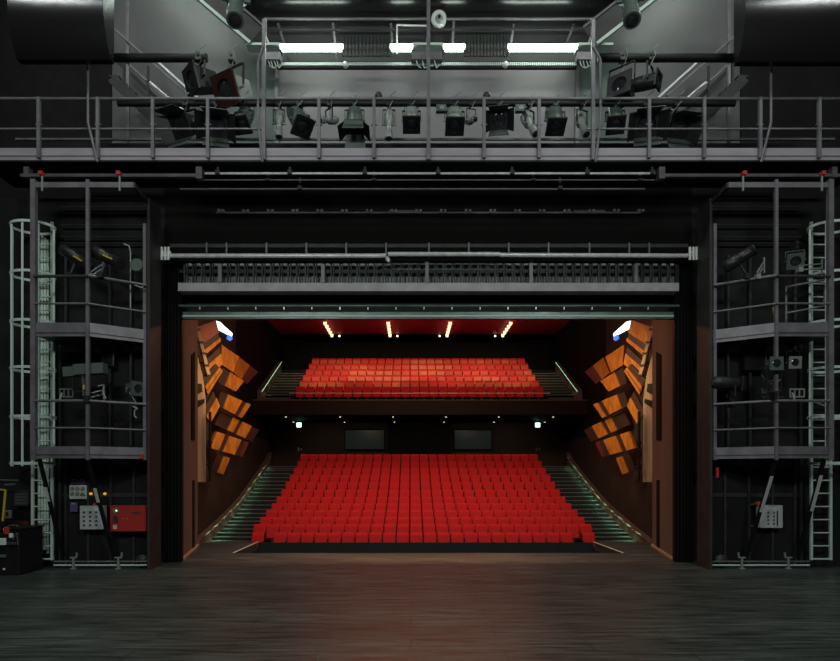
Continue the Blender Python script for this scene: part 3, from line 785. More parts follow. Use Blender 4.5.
# tube battens
yt = 15.75
for k, (u0, u1) in enumerate(((281, 343), (390.5, 412.5), (443.5, 464.5), (508, 576.5))):
    nm = ['long glowing fluorescent tube at upper left of centre', 'short glowing fluorescent tube left of the centre post', 'short glowing fluorescent tube right of the centre post', 'long glowing fluorescent tube at upper right of centre'][k]
    r = thing('fluorescent_tube', nm, 'light', P((u0 + u1) / 2, 47.5, yt), 'fluorescent tubes of the upper gallery')
    p, q = P(u0, 47.8, yt), P(u1, 47.8, yt)
    a = MB(); a.tube(p, q, .085, 12); part(a, 'tube', 'tube_light', r)
    a = MB(); a.box(p.x, q.x, yt + .09, yt + .16, p.z - .03, p.z + .05); part(a, 'housing', 'lamp_silver', r)
    for x in (p.x, q.x):
        a = MB(); a.box(x - .03, x + .03, yt - .05, yt + .16, p.z - .09, p.z + .09); part(a, 'end_cap', 'lamp_silver', r)
for k, (u0, u1) in enumerate(((247, 280.5), (412.7, 443), (577, 612))):
    r = thing('cable_tray', ['grey cable tray at the left end of the lit gallery', 'grey cable tray behind the centre post between the short tubes', 'grey cable tray at the right end of the lit gallery'][k], 'cable tray', P((u0 + u1) / 2, 50, yt))
    a = MB(); a.box(XU(u0, yt), XU(u1, yt), yt - .1, yt + .2, ZV(47.5, yt), ZV(45.2, yt)); part(a, 'shelf', 'galvanised', r)
    v0 = 55 if k != 1 else 54
    ua, ub = (u0 + 19, u1) if k == 0 else ((u0 - 1, u1 - 1) if k == 1 else (u0, u0 + 17))
    a = MB(); a.box(XU(ua, yt), XU(ub, yt), yt - .05, yt + .2, ZV(60.5, yt), ZV(53, yt)); part(a, 'box', 'tower_steel', r)
    for j in range(6):
        a = MB(); uu = u0 + (u1 - u0) * (.1 + .13 * j); a.path([P(uu, 45, yt - .05), P(uu + 2, 43.6, yt - .05), P(uu + 4, 45, yt - .05)], .02, 6); part(a, 'cable', 'galvanised', r)
    for j in range(4):
        a = MB(); uu = ua + (ub - ua) * (.15 + .2 * j); a.path([P(uu, 60.5, yt), P(uu + 2, 66 + 2 * (j % 2), yt), P(uu + 5, 68 - j, yt)], .014, 6); part(a, 'cable', 'galvanised', r)
# dome camera
r = thing('dome_camera', 'white round dome camera fixed to the upper rail by the centre post', 'camera', P(439, 19, 15.8))
a = MB(); p = P(439, 18.5, 15.75); a.lathe([(.0, 0), (.17, .0), (.2, .05), (.2, .16), (.16, .2)], p + Vector((0, .16, .04)), (0, -1, -.12), 16); part(a, 'housing', 'white_plastic', r)
a = MB(); a.lathe([(.10, 0), (.10, .05), (.07, .10), (.0, .12)], p + Vector((0, -.03, -.03)), (0, -1, -.25), 14); part(a, 'dome', 'lamp_silver', r)
a = MB(); a.lathe([(.04, 0), (.035, .03)], p + Vector((.0, -.14, -.06)), (0, -1, -.3), 10); part(a, 'lens', 'lamp_glass', r)
# glossy ducts
def duct(u0, u1, vc, rad, y, label):
    p, q = P(u0, vc, y), P(u1, vc, y)
    r = thing('air_duct', label, 'duct', p)
    a = MB(); a.tube(p, q, rad, 40); part(a, 'duct_body', 'satin_black', r)
    n = max(2, int((q.x - p.x) / 1.2))
    for k in range(n + 1):
        x = p.x + (q.x - p.x) * k / n; a = MB(); a.tube((x - .02, p.y, p.z), (x + .02, p.y, p.z), rad + .012, 40); part(a, 'seam_band', 'satin_black', r)
duct(240, 612, -12, .62, 15.9, 'large round black duct with soft reflections at top centre')
def bowed(u0, u1, vb_, y, label):
    p = P(u0, vb_, y); q = P(u1, vb_, y); n = 18; zt_ = 13.4; m = MB(); ring = []
    for i in range(n + 1):
        t = i / n; z = p.z + (zt_ - p.z) * t; ring.append((y - .42 * math.sin(PI * min(1, .06 + t * .94)) ** .8, z))
    vs_ = [(p.x, a, z) for a, z in ring] + [(p.x, y + .05, zt_), (p.x, y + .05, p.z)]
    N_ = len(vs_); vs_ += [(q.x, a, z) for _, a, z in vs_]
    m._add(vs_, [(i, i + 1, N_ + i + 1, N_ + i) for i in range(n)], True)
    m._add(vs_, [(n, n + 1, N_ + n + 1, N_ + n), (n + 1, n + 2, N_ + n + 2, N_ + n + 1), (n + 2, 0, N_, N_ + n + 2), tuple(range(N_)), tuple(range(2 * N_ - 1, N_ - 1, -1))])
    r = thing('masking_cloth', label, 'cloth', p); part(m, 'cloth_face', 'satin_black', r)
    m = MB(); m.box(p.x, q.x, y - .06, y + .06, zt_, zt_ + .1); part(m, 'top_batten', 'dark_steel', r)
bowed(20, 113, 63, 13.3, 'bulging satin black cloth at upper left with soft sheen')
bowed(735, 870, 65, 13.3, 'bulging satin black cloth at upper right with soft sheen')
# side stairs up to the fly gallery
for s in (-1, 1):
    X = MX(s)
    r = thing('gallery_stairs', f'steel stair with pale handrails descending behind the bridge at upper {side(s)}', 'stairs', X(P(150, 150, 15.6)))
    ys = 15.5
    for nm, (a0, b0, a1, b1), w, mt, dy in (('stringer', (112, 78, 182, 146), .26, 'dark_steel', 0), ('stringer', (116, 60, 192, 132), .10, 'dark_steel', .7),
                        ('handrail', (112, 27, 190, 96), .05, 'tower_steel', 0), ('handrail', (124, 60, 172, 104), .045, 'tower_steel', .1), ('handrail', (158, 62, 200, 100), .05, 'bright_steel', .6), ('handrail', (150, 82, 205, 128), .035, 'bright_steel', .4)):
        a = MB(); a.bar(X(P(a0, b0, ys + dy)), X(P(a1, b1, ys + dy)), .05, w); part(a, nm, mt, r)
    for k in range(9):
        t = k / 8; p = P(114 + 66 * t, 76 + 66 * t, ys + .05); a = MB(); x = X(p).x; a.box(x - .13, x + .13, ys + .05, ys + .7, p.z - .02, p.z + .02); part(a, 'tread', 'dark_steel', r)
    for u, v0, v1 in ((128, 0, 150), (148, 66, 98), (124, 62, 90)):
        a = MB(); p = X(P(u, v0, ys + .1)); q = X(P(u, v1, ys + .1)); a.bar(p, q, .08 if u == 128 else .05, .05); part(a, 'post', 'tower_steel' if u == 128 else 'dark_steel', r)

# ------------------------------------------------------------------ lanterns
def frame_of(pan, tilt):
    pa, ti = math.radians(pan), math.radians(tilt)
    d = Vector((math.sin(pa) * math.cos(ti), -math.cos(pa) * math.cos(ti), -math.sin(ti)))
    up = Vector((0, 0, 1)) if abs(d.z) < .97 else Vector((0, -1, 0))
    rr = d.cross(up).normalized(); uu = rr.cross(d).normalized()
    return d, rr, uu
def lantern(kind, hang, pan, tilt, sc_, label, body='lamp_black', upright=False, roll=0, drop=None, group='stage lanterns', bond=True, name=None, frame='lamp_grey'):
    nm = name or {'profile': 'profile_spotlight', 'fresnel': 'fresnel_spotlight', 'barn': 'barn_door_spotlight', 'box': 'softbox_floodlight'}[kind]
    r = thing(nm, label, 'spotlight', hang, group)
    d, rr, uu = frame_of(pan, tilt)
    if roll:
        c, s_ = math.cos(math.radians(roll)), math.sin(math.radians(roll)); rr, uu = rr * c + uu * s_, uu * c - rr * s_
    h = Vector(hang); S = sc_
    sg = 1 if upright else -1
    dr = (drop if drop is not None else .30) * S
    piv = h + Vector((0, 0, sg * dr))
    wid = {'profile': .12, 'fresnel': .155, 'barn': .19, 'box': .2}[kind] * S
    # clamp
    a = MB(); a.box(h.x - .04 * S, h.x + .04 * S, h.y - .09, h.y + .09, h.z - .09, h.z + .09)
    a.tube(h + Vector((0, -.12, .02)), h + Vector((0, .12, .02)), .025, 6); a.tube(h, h + Vector((0, 0, sg * .14 * S)), .03, 8); part(a, 'clamp', 'lamp_black', r)
    # yoke around the body axis rr
    hor = Vector((rr.x, rr.y, 0))
    hor = hor.normalized() if hor.length > .2 else Vector((1, 0, 0))
    top = h + Vector((0, 0, sg * .13 * S))
    a = MB(); a.bar(top - hor * wid, top + hor * wid, .035 * S, .015, (0, 0, 1))
    for k in (-1, 1): a.bar(top + hor * wid * k, piv + hor * wid * k, .035 * S, .014, hor)
    part(a, 'yoke', 'lamp_black', r)
    # body
    a = MB()
    if kind == 'profile':
        a.lathe([(.03, -.30 * S), (.085 * S, -.28 * S), (.10 * S, -.20 * S), (.10 * S, -.02 * S), (.066 * S, .02 * S), (.066 * S, .20 * S), (.08 * S, .21 * S), (.08 * S, .31 * S)], piv, d, 14); L0, LR = .305 * S, .066 * S
    elif kind == 'fresnel':
        a.lathe([(.07 * S, -.38 * S), (.115 * S, -.34 * S), (.13 * S, -.24 * S), (.135 * S, -.1 * S), (.135 * S, .10 * S), (.12 * S, .13 * S)], piv, d, 16); L0, LR = .135 * S, .11 * S
    elif kind == 'barn':
        a.lathe([(.08 * S, -.25 * S), (.15 * S, -.21 * S), (.165 * S, -.05 * S), (.165 * S, .12 * S)], piv, d, 16); L0, LR = .125 * S, .145 * S
    else:
        for q0, q1, w0, w1 in ((-.25, .1, .11, .15),):
            pts = [piv + d * q0 * S + rr * (i * w0 * S) + uu * (j * w0 * S) for i, j in ((-1, -1), (1, -1), (1, 1), (-1, 1))] + [piv + d * q1 * S + rr * (i * w1 * S) + uu * (j * w1 * S) for i, j in ((-1, -1), (1, -1), (1, 1), (-1, 1))]
            a.hexa(pts)
        L0, LR = .105 * S, .12 * S
    # side bolts and cooling ribs
    a.tube(piv - hor * (wid + .03), piv + hor * (wid + .03), .018 * S, 6)
    bo = part(a, 'body', body, r)
    a = MB(); a.lathe([(LR, 0), (LR * .8, .012 * S), (LR * .3, .02 * S)], piv + d * L0, d, 14); part(a, 'lens', 'lamp_glass', bo)
    if kind in ('fresnel', 'barn', 'box'):
        a = MB(); w = {'fresnel': .15, 'barn': .18, 'box': .19}[kind] * S; t0, t1 = L0 - .0, L0 + .035 * S; iw = LR
        n = 16
        # square frame with a round hole
        ring = []
        for t in (t0, t1):
            for i in range(n):
                an = 2 * PI * i / n + PI / 4; ca, sa = math.cos(an), math.sin(an); k = 1 / max(abs(ca), abs(sa))
                ring.append(piv + d * t + (rr * ca + uu * sa) * (w * k))
            for i in range(n):
                an = 2 * PI * i / n + PI / 4; ca, sa = math.cos(an), math.sin(an)
                ring.append(piv + d * t + (rr * ca + uu * sa) * iw)
        fs = []
        for i in range(n):
            j = (i + 1) % n
            fs += [(i, j, n + j, n + i), (2 * n + i, 3 * n + i, 3 * n + j, 2 * n + j), (i, 2 * n + i, 2 * n + j, j), (n + i, n + j, 3 * n + j, 3 * n + i)]
        a._add(ring, fs); cf = part(a, 'colour_frame', 'lamp_black' if kind != 'box' else frame, r)
        if kind == 'barn':
            t0 = L0 + .035 * S; w = .18 * S
            for (ax, bx, ln) in ((uu, rr, .26), (-uu, rr, .26), (rr, uu, .20), (-rr, uu, .20)):
                c0 = piv + d * t0 + ax * w
                ca_, cb_ = (.93, .34) if ax in (uu, -uu) else (.72, .62)
                tip = c0 + (d * ca_ + ax * cb_).normalized() * ln * S
                a = MB(); nrm = (d * .62 - ax * .72) * .01
                a.prism([c0 - bx * w, c0 + bx * w, tip + bx * w * 1.18, tip - bx * w * 1.18], nrm)
                part(a, 'barn_door', 'lamp_grey' if ax == uu or ax == -uu else 'lamp_black', cf)
    if bond:
        a = MB(); q = piv - d * .1 * S + hor * wid * .8
        a.path([h + Vector((.05, -.1, .12 * (1 if not upright else -1))), h + Vector((.09, -.12, .0)), q + Vector((0, -.05, .0))], .009, 6)
        if not upright: a.tube(h + Vector((.03, -.12, .12)), h + Vector((.16, -.1, .24)), .013, 6)
        part(a, 'safety_bond', 'lamp_silver', r)
    return r
row = [
 (279, 'profile', 10, 80, 1.15, 'lamp_silver', 'silver profile lantern pointing straight down, first right of the left tall post'),
 (300, 'fresnel', 38, 52, 1.6, 'lamp_grey', 'square fronted lantern tilted to the right, second from the left tall post'),
 (329, 'profile', -40, 25, .95, 'lamp_silver', 'small silver lantern cluster, third from the left tall post'),
 (354.5, 'barn', 0, 78, 1.2, 'lamp_grey', 'barn door lantern facing down, between second and third railing posts left of centre'),
 (389, 'profile', 0, 82, 1.2, 'lamp_silver', 'silver profile lantern hanging vertically, just right of the last post before centre'),
 (411.5, 'fresnel', 0, 62, 1.4, 'lamp_silver', 'pale bodied lantern with square black front, immediately left of the centre post'),
 (454.5, 'fresnel', 0, 62, 1.5, 'lamp_silver', 'pale bodied lantern with square black front, first large one right of the centre post'),
 (471, 'profile', 15, 25, .95, 'lamp_silver', 'small profile lantern with round lens, left of first post past centre'),
 (498.5, 'barn', -8, 32, 1.15, 'lamp_grey', 'barn door lantern facing the stage, just right of first post past centre'),
 (529.5, 'profile', 35, 58, 1.2, 'lamp_silver', 'profile lantern slanting down right, against the second post past centre'),
 (555, 'fresnel', 0, 64, 1.5, 'lamp_grey', 'grey lantern with rounded top, second from the right tall post'),
 (582, 'profile', 20, 62, 1.2, 'lamp_silver', 'silver profile lantern, first left of the right tall post'),
 (615, 'fresnel', -10, 58, 1.45, 'lamp_grey', 'round fronted lantern, first right of the right tall post'),
 (243.5, 'fresnel', -12, 58, 1.45, 'lamp_grey', 'round fronted lantern, first left of the left tall post'),
 (186, 'barn', -24, 32, 1.5, 'lamp_black', 'large black barn door lantern, leftmost on the lantern pipe'),
 (217, 'barn', 12, 36, 1.45, 'lamp_black', 'large black barn door lantern, second from the left on the lantern pipe'),
 (645, 'barn', -10, 34, 1.45, 'lamp_black', 'large black barn door lantern, second from the right on the lantern pipe'),
 (676, 'barn', 12, 42, 1.45, 'lamp_black', 'large black barn door lantern, rightmost on the lantern pipe'),
]
for u, kind, pan, tilt, S, bm_, lab in row:
    lantern(kind, (XU(u, YP), YP, ZB), pan, tilt, S, lab, bm_, drop=.42 if kind == 'profile' else (.27 if kind == 'fresnel' else .34))
hb = ZV(58, YQ)
lantern('box', (XU(199, YQ), YQ, hb), -48, 16, 1.6, 'black lantern turned sideways, hanging left on the upper left pipe', 'lamp_black', drop=.34, frame='lamp_black')
lantern('box', (XU(232, YQ), YQ, hb), -30, 24, 1.85, 'lantern with broad square front, hanging right on the upper left pipe', 'lamp_silver', drop=.42, frame='gel_red')
lantern('box', (XU(622, YQ), YQ, hb), -40, -10, 1.5, 'lantern with broad square front tilted up, left on the upper right pipe', 'lamp_black', drop=.50, frame='dark_steel')
lantern('fresnel', (XU(650, YQ), YQ, hb), 50, 10, 1.25, 'black lantern turned to the right, on the upper right pipe', 'lamp_black', drop=.45)
for s, u in ((-1, 236), (1, 630)):
    yy = 13.0; h = (XU(u, yy), yy, ZV(-40, yy))
    a = MB(); a.tube((h[0] - 1.2, yy, h[2]), (h[0] + 1.2, yy, h[2]), .04, 8); tag(a.build('fly_pipe', 'black_steel'), f'short pipe at the top edge holding the {side(s)} high lantern', 'pipe')
    lantern('profile', h, 12 * -s, 66, 2.3, f'high lantern pointing down at the top edge, {side(s)} of centre', 'lamp_grey', drop=.38, bond=False)
# bits on the lantern pipe
for k, u in enumerate((378.5, 486.5)):
    a = MB(); p = P(u, 97, YP); a.lathe([(.03, -.12), (.09, -.02), (.08, .05), (.03, .08)], p + Vector((0, 0, .03)), (0, 0, 1), 10)
    tag(a.build('bar_clamp', 'lamp_black'), f'empty black clamp sitting on top of the lantern pipe, {side(-1 + 2*k)} of centre', 'clamp')
for k, u in enumerate((442, 521)):
    p = P(u, 109, YP); r = thing('junction_box', f'small junction box under the lantern pipe, {"just right of the centre post" if k == 0 else "beside the second post past centre"}', 'box', p)
    a = MB(); a.box(p.x - .14, p.x + .10, YP - .06, YP + .06, p.z - .08, p.z + .08); part(a, 'case', 'lamp_grey', r)
    a = MB(); a.box(p.x - .06, p.x + .05, YP - .07, YP - .06, p.z - .04, p.z + .04); part(a, 'cover', 'lamp_silver', r)
    a = MB(); a.box(p.x - .12, p.x - .08, YP - .05, YP + .05, p.z, ZB); part(a, 'hanger', 'lamp_black', r)

# slanting bars of the ladder frame at the upper corners (lit edge)
for s, pts in ((-1, [(190, -8), (250, 43)]), (1, [(664, -8), (597, 44)])):
    a = MB(); p, q = P(pts[0][0], pts[0][1], 15.2), P(pts[1][0], pts[1][1], 15.6)
    r = thing('diagonal_truss', f'slanting steel truss at the top {side(s)} running down to the tube gallery', 'truss', q)
    a.bar(p, q, .08, .08); part(a, 'lower_chord', 'galvanised', r)
    a = MB(); o = Vector((.35 * -s, 0, .42)); a.bar(p + o, q + o, .08, .06); part(a, 'upper_chord', 'tower_steel', r)
    a = MB(); a.prism([p, q, q + o, p + o], (0, .03, 0)); part(a, 'web', 'dark_steel', r)
for s, (a0, b0, a1, b1) in ((-1, (140, -62, 217, 6)), (1, (712, -60, 652, -4))):
    p, q = P(a0, b0, 15.75), P(a1, b1, 15.75)
    r = thing('fluorescent_tube', f'slanting glowing tube cut off by the top edge above the {side(s)} diagonal truss', 'light', q, 'fluorescent tubes of the upper gallery')
    a = MB(); a.tube(p, q, .085, 10); part(a, 'tube', 'tube_light', r)
    a = MB(); a.bar(p + Vector((0, -.0, .12)), q + Vector((0, -.0, .12)), .06, .04); part(a, 'housing', 'lamp_silver', r)
# ------------------------------------------------------------------ side towers
YT, YI = 13.7, 14.4
for s in (-1, 1):
    X = MX(s); sd = side(s)
    def pt(u, v, y):
        if s > 0: u -= 2.6 * max(0.0, min(1.0, (147 - u) / 59.0)) + (1.8 if u < 56 and y > 14.0 else 0)
        return X(P(u, v, y))
    r = thing('lighting_tower', f'tall grey steel tower with railed platforms at the {sd} of the stage', 'tower', pt(88, 566, 14.2))
    vb = 460
    a = MB(); a.bar(pt(34, 460, YT), pt(34, 180, YT), .11, .11); part(a, 'post', 'tower_steel', r)
    a = MB(); a.bar(pt(88, 460, YT), pt(88, 180, YT), .07, .07); part(a, 'post', 'tower_steel', r)
    a = MB(); a.bar(pt(145, 460, YI), pt(145, 224, YI), .07, .07); part(a, 'post', 'tower_steel', r)
    # top frame
    a = MB(); a.bar(pt(32, 185.3, YT), pt(134, 185.3, YT), .06, .12); part(a, 'top_beam', 'tower_steel', r)
    a = MB(); a.bar(pt(134, 185.3, YT), pt(147, 201, YI), .06, .12); part(a, 'top_beam', 'dark_steel', r)
    for u, mt in ((41.5, 'red_paint'), (119, 'red_paint')):
        a = MB(); p = pt(u, 174, YT); a.box(p.x - .045, p.x + .045, YT - .06, YT + .06, p.z - .035, p.z + .05); part(a, 'trolley', mt, r)
        a = MB(); a.bar(pt(u + .8, 176, YT - .04), pt(u + .8, 191, YT - .04), .035, .03); part(a, 'hanger_bolt', 'lamp_silver', r)
    # platforms
    for (vt, vbm) in ((446.3, 458.2), (322.6, 336.2)):
        zt, zb_ = ZV(vt, YT), ZV(vbm, YT)
        A = [pt(34, 0, YT), pt(89, 0, YT), pt(146.5, 0, YI)]
        a = MB()
        for p, q in zip(A[:-1], A[1:]):
            a.hexa([(p.x, p.y, zb_), (q.x, q.y, zb_), (q.x, q.y + .06, zb_), (p.x, p.y + .06, zb_), (p.x, p.y, zt), (q.x, q.y, zt), (q.x, q.y + .06, zt), (p.x, p.y + .06, zt)])
        tb = part(a, 'toe_board', 'tower_steel', r)
        a = MB()
        for p, q in zip(A[:-1], A[1:]):
            zz = zb_ + .07
            a.hexa([(p.x, p.y - .012, zz), (q.x, q.y - .012, zz), (q.x, q.y, zz), (p.x, p.y, zz), (p.x, p.y - .012, zz + .02), (q.x, q.y - .012, zz + .02), (q.x, q.y, zz + .02), (p.x, p.y, zz + .02)])
        part(a, 'toe_lip', 'dark_steel', tb)
        a = MB(); pl = [Vector((p.x, p.y + .06, zb_ + .02)) for p in A] + [Vector((A[2].x, 14.9, zb_ + .02)), Vector((A[0].x, 14.9, zb_ + .02))]
        a.prism(pl, (0, 0, .06)); part(a, 'deck', 'dark_steel', r)
    for v0, rr_, nm, mt in ((401, .032, 'handrail', 'tower_steel'), (428, .022, 'mid_rail', 'tower_steel'), (277, .036, 'handrail', 'dark_steel'), (304.2, .024, 'mid_rail', 'tower_steel')):
        z = ZV(v0, YT); A = [pt(34, 0, YT - .05), pt(88, 0, YT - .05), pt(146, 0, YI - .05)]
        a = MB(); a.path([(p.x, p.y, z) for p in A], rr_, 8); hr = part(a, nm, mt, r)
        if nm == 'handrail' and v0 < 300:
            a = MB(); q0, q1 = A[1], A[2]; a.tube((q0.x, q0.y - .01, z + .02), (q1.x, q1.y - .01, z + .02), .03, 8); part(a, 'handrail_cap', 'grey_steel', hr)
    # rear frame members seen through the tower
    for u, v0, v1 in ((60, 330, 566), (110, 345, 455), (131, 255, 455), (66, 255, 330), (110, 255, 330)):
        a = MB(); a.bar(pt(u, v0, 14.85), pt(u, v1, 14.85), .05, .05); part(a, 'rear_upright', 'dark_steel', r)
    for v in (207, 225, 237, 243):
        a = MB(); a.tube(pt(60, v, 14.8), pt(146, v, 14.8), .02, 6); part(a, 'rear_rail', 'dark_steel', r)
    # small mesh red tag
    # folded struts under the lower platform
    for (u0, v0, u1, v1, a0, a1) in ((88, 460, 114, 557, .28, .42), (39.5, 459, 63, 556, .28, .42)):
        pa, pb = pt(u0, v0, YT + .1), pt(u1, v1, 14.7)
        a = MB(); a.bar(pa, pb, .07, .07); stp = part(a, 'strut', 'black_steel', r)
        if s > 0: a0, a1 = .16, .52
        a = MB(); o = Vector((0, -.045, 0)); a.bar(pa.lerp(pb, a0) + o, pa.lerp(pb, a1) + o, .075, .02); part(a, 'reflective_sleeve', 'tape_white', stp)
    # bay wall and studs
    m = MB(); m.box(pt(-10, 0, 15).x, pt(149, 0, 15).x, 15.0, 15.1, 0, 9.2); struct(m, f'wall_bay_{sd}', 'bay_wall')
    m = MB()
    for u in (66, 88.5, 111, 134): m.bar(pt(u, 566, 14.96), pt(u, 458, 14.96), .06, .06)
    m.bar(pt(58, 495, 14.98), pt(147, 495, 14.98), .02, .1)
    struct(m, f'trim_{14 if s < 0 else 15}', 'dark_steel')
    # floor pipes with clamps
    r = thing('floor_pipe_rail', f'pair of low horizontal pipes with clamps at the foot of the {sd} bay', 'pipe rail', pt(100, 568, 14.6))
    for v in (561.5, 565.2):
        a = MB(); a.tube(pt(54, v, 14.6), pt(147, v, 14.6), .022, 8); part(a, 'pipe', 'galvanised' if v > 563 else 'tower_steel', r)
    for u in (73.5, 118.5):
        a = MB(); a.bar(pt(u, 569, 14.55), pt(u, 557, 14.55), .045, .045); a.bar(pt(u - 3.5, 557.5, 14.55), pt(u + 3.5, 557.5, 14.55), .05, .03); a.bar(pt(u + 3, 557.5, 14.55), pt(u + 3.5, 552.5, 14.55), .035, .035)
        a.bar(pt(u - 2.5, 568.5, 14.55), pt(u + 2.5, 568.5, 14.55), .08, .03); part(a, 'clamp', 'lamp_silver', r)
    # caged ladder
    yl, yc = 14.62, 14.3
    r = thing('caged_ladder', f'pale galvanised ladder with round safety cage at the far {sd}', 'ladder', pt(43, 560, yl))
    for u in (32.8, 52.2):
        a = MB(); a.bar(pt(u, 560, yl), pt(u, 222 if u > 40 else 440, yl), .06, .05); part(a, 'stile', 'galvanised', r)
    k = 0; v = 559
    while v > 232:
        a = MB(); a.tube(pt(33, v, yl), pt(52, v, yl), .018 if v < 556 else .024, 6); part(a, 'rung', 'galvanised', r); v -= 13.1
    cx = pt(30, 0, yc).x
    hoops = (221.5, 271.5, 321, 368.5, 418, 465.5)
    RX, RY = .50, .40
    for v in hoops:
        z = ZV(v - 2.5, 13.95); a = MB(); n = 28; vs = []
        for i in range(n):
            t = 2 * PI * i / n
            for dr, dz in ((0, -.03), (0.012, -.03), (0.012, .03), (0, .03)):
                vs.append((cx + (RX + dr) * math.cos(t), yc + .12 + (RY + dr) * math.sin(t), z + dz))
        fs = []
        for i in range(n):
            j = (i + 1) % n
            for q in range(4): fs.append((i * 4 + q, j * 4 + q, j * 4 + (q + 1) % 4, i * 4 + (q + 1) % 4))
        a._add(vs, fs); part(a, 'hoop', 'galvanised', r)
    for ang in (180, 232, 270, 310, 0):
        t = math.radians(ang)
        xx = cx + RX * math.cos(t) * (1 if s < 0 else -1); yy = yc + .12 + RY * math.sin(t)
        a = MB(); a.bar((xx, yy, ZV(466, 13.95)), (xx, yy, ZV(221, 13.95)), .045, .02); part(a, 'cage_bar', 'galvanised', r)

    # lanterns mounted on the tower rails
# tower lanterns: left
def L(u, v, y): return tuple(P(u, v, y))
zz = lambda v, y: ZV(v, y)
def followspot(u0, v0, u1, v1, y, rad, label, mt, stripe=None, rail_v=None, lens=True):
    p, q = P(u0, v0, y), P(u1, v1, y - .25); d = (q - p); ln = d.length; mid = (p + q) / 2; d.normalize()
    r = thing('profile_spotlight', label, 'spotlight', mid, 'tower lanterns')
    a = MB(); a.lathe([(rad * .6, 0), (rad, .03), (rad, ln * .45), (rad * .85, ln * .47), (rad * .85, ln * .95), (rad * .95, ln * .96), (rad * .95, ln)], p, d, 12); part(a, 'body', mt, r)
    a = MB(); a.lathe([(rad * .8, 0), (rad * .6, .01)], q, d, 12); part(a, 'lens', 'lamp_glass', r)
    if stripe:
        up = Vector((0, -1, 0)); a = MB(); pp, qq = p.lerp(q, .55), p.lerp(q, .85)
        nrm = (up - d * up.dot(d)).normalized(); a.bar(pp + nrm * rad * .93, qq + nrm * rad * .93, .035, .02, nrm); part(a, 'label_strip', stripe, r)
    if rail_v:
        a = MB(); b0 = Vector((mid.x, mid.y, mid.z)); e = Vector((mid.x + .03, YT - .02, ZV(rail_v, YT)))
        a.bar(b0 + Vector((0, .0, -.1)), e, .05, .03); a.box(e.x - .06, e.x + .06, e.y - .06, e.y + .06, e.z - .05, e.z + .07)
        a.bar(b0 - Vector((.0, 0, .1)), b0 + Vector((0, 0, .02)), rad * 2.3, .03, (0, 1, 0)); part(a, 'yoke', 'lamp_black', r)
    return r
followspot(62, 249, 90, 266, 14.1, .13, 'long dark profile lantern slanting down right in the left tower, left of mid post', 'lamp_black', 'yellow_trim', 276)
followspot(91, 250, 121, 264, 14.1, .15, 'long dark profile lantern with yellow mark in the left tower, right of mid post', 'lamp_black', 'yellow_trim', 276)
followspot(724, 268, 754, 249, 14.1, .15, 'long dark profile lantern slanting down left in the right tower', 'lamp_black', 'gel_red', 277)
r = thing('floodlight', 'round grey disc lamp in the left tower beside the portal flat', 'spotlight', P(137, 265, 14.3), 'tower lanterns')
a = MB(); a.lathe([(.10, .12), (.165, .05), (.165, 0), (.15, -.02)], P(136.5, 265, 14.4), (0, 1, 0), 12); part(a, 'face', 'lamp_grey', r)
a = MB(); a.path([P(124, 244, 14.5), P(129, 246, 14.5), P(130.5, 252, 14.5), P(130.5, 308, 14.5)], .02, 6); a.tube(P(130.5, 262, 14.5), P(136, 265, 14.5), .03, 6); part(a, 'bracket', 'lamp_silver', r)
# grey long lantern on lower left rail
r = thing('followspot', 'long pale grey lantern lying level over the lower left handrail', 'spotlight', P(85, 371, 14.0), 'tower lanterns')
a = MB(); p = P(64.5, 373, 13.9); q = P(106, 369.5, 13.9)
a.bar(P(65, 372.5, 13.95), P(78, 371.5, 13.95), .2, .22); a.bar(P(76, 370.3, 13.9), P(105.5, 368.5, 13.9), .24, .24); part(a, 'body', 'lamp_grey', r)
a = MB(); a.bar(P(83, 375, 13.85), P(83.5, 396, YT), .05, .04); a.bar(P(77, 391, 13.8), P(102, 395, 13.8), .03, .03); a.bar(P(73, 376, 13.9), P(73, 390, 13.9), .04, .03); a.box(XU(88, YT) - .06, XU(88, YT) + .06, YT - .1, YT + .02, ZV(403, YT), ZV(396, YT)); part(a, 'stand', 'lamp_black', r)
a = MB(); a.lathe([(.03, 0), (.03, .1)], P(84, 385, 13.75), (0, 0, -1), 8); part(a, 'brass_knob', 'yellow_trim', r)
a = MB(); a.path([P(98, 386, 13.8), P(104, 385, 13.8), P(103, 392, 13.8), P(106, 399, 13.75)], .018, 6); part(a, 'handle', 'lamp_silver', r)
for s, us in ((-1, (60, 73)), (1, (790, 804))):
    p, q = P(us[0], 393, 14.0), P(us[1], 393, 14.0)
    r = thing('lamp_stand', f'small open metal frame standing on the lower rail of the {side(s)} tower', 'stand', p)
    a = MB()
    for dz in (-.09, .09): a.bar(p + Vector((0, 0, dz)), q + Vector((0, 0, dz)), .03, .03)
    for t in (0, .33, .66, 1): a.bar(p.lerp(q, t) + Vector((0, 0, -.1)), p.lerp(q, t) + Vector((0, 0, .1)), .025, .025)
    part(a, 'frame', 'tower_steel' if s < 0 else 'lamp_silver', r)
    a = MB(); a.bar(p + Vector((.05, -.1, -.2)), p + Vector((.05, 0, 0)), .04, .03); part(a, 'clamp', 'lamp_silver', r)
lantern('box', (XU(135, YI - .05), YI - .05, ZV(404, YI)), 60, 5, .9, 'lantern clamped above the lower left handrail near the portal flat', 'lamp_grey', upright=True, drop=.40, group='tower lanterns')
lantern('box', (XU(774, 13.6), 13.6, ZV(396, 13.6)), 0, 0, .8, 'square framed lantern on the right tower mid post above the lower handrail', 'lamp_grey', upright=True, drop=.9, group='tower lanterns', bond=False)
lantern('box', (XU(793, 14.2), 14.2, ZV(347, 14.2)), -5, 5, .75, 'small square white framed lantern hanging right of the right tower mid post', 'lamp_grey', frame='lamp_silver', drop=.50, group='tower lanterns', bond=False)
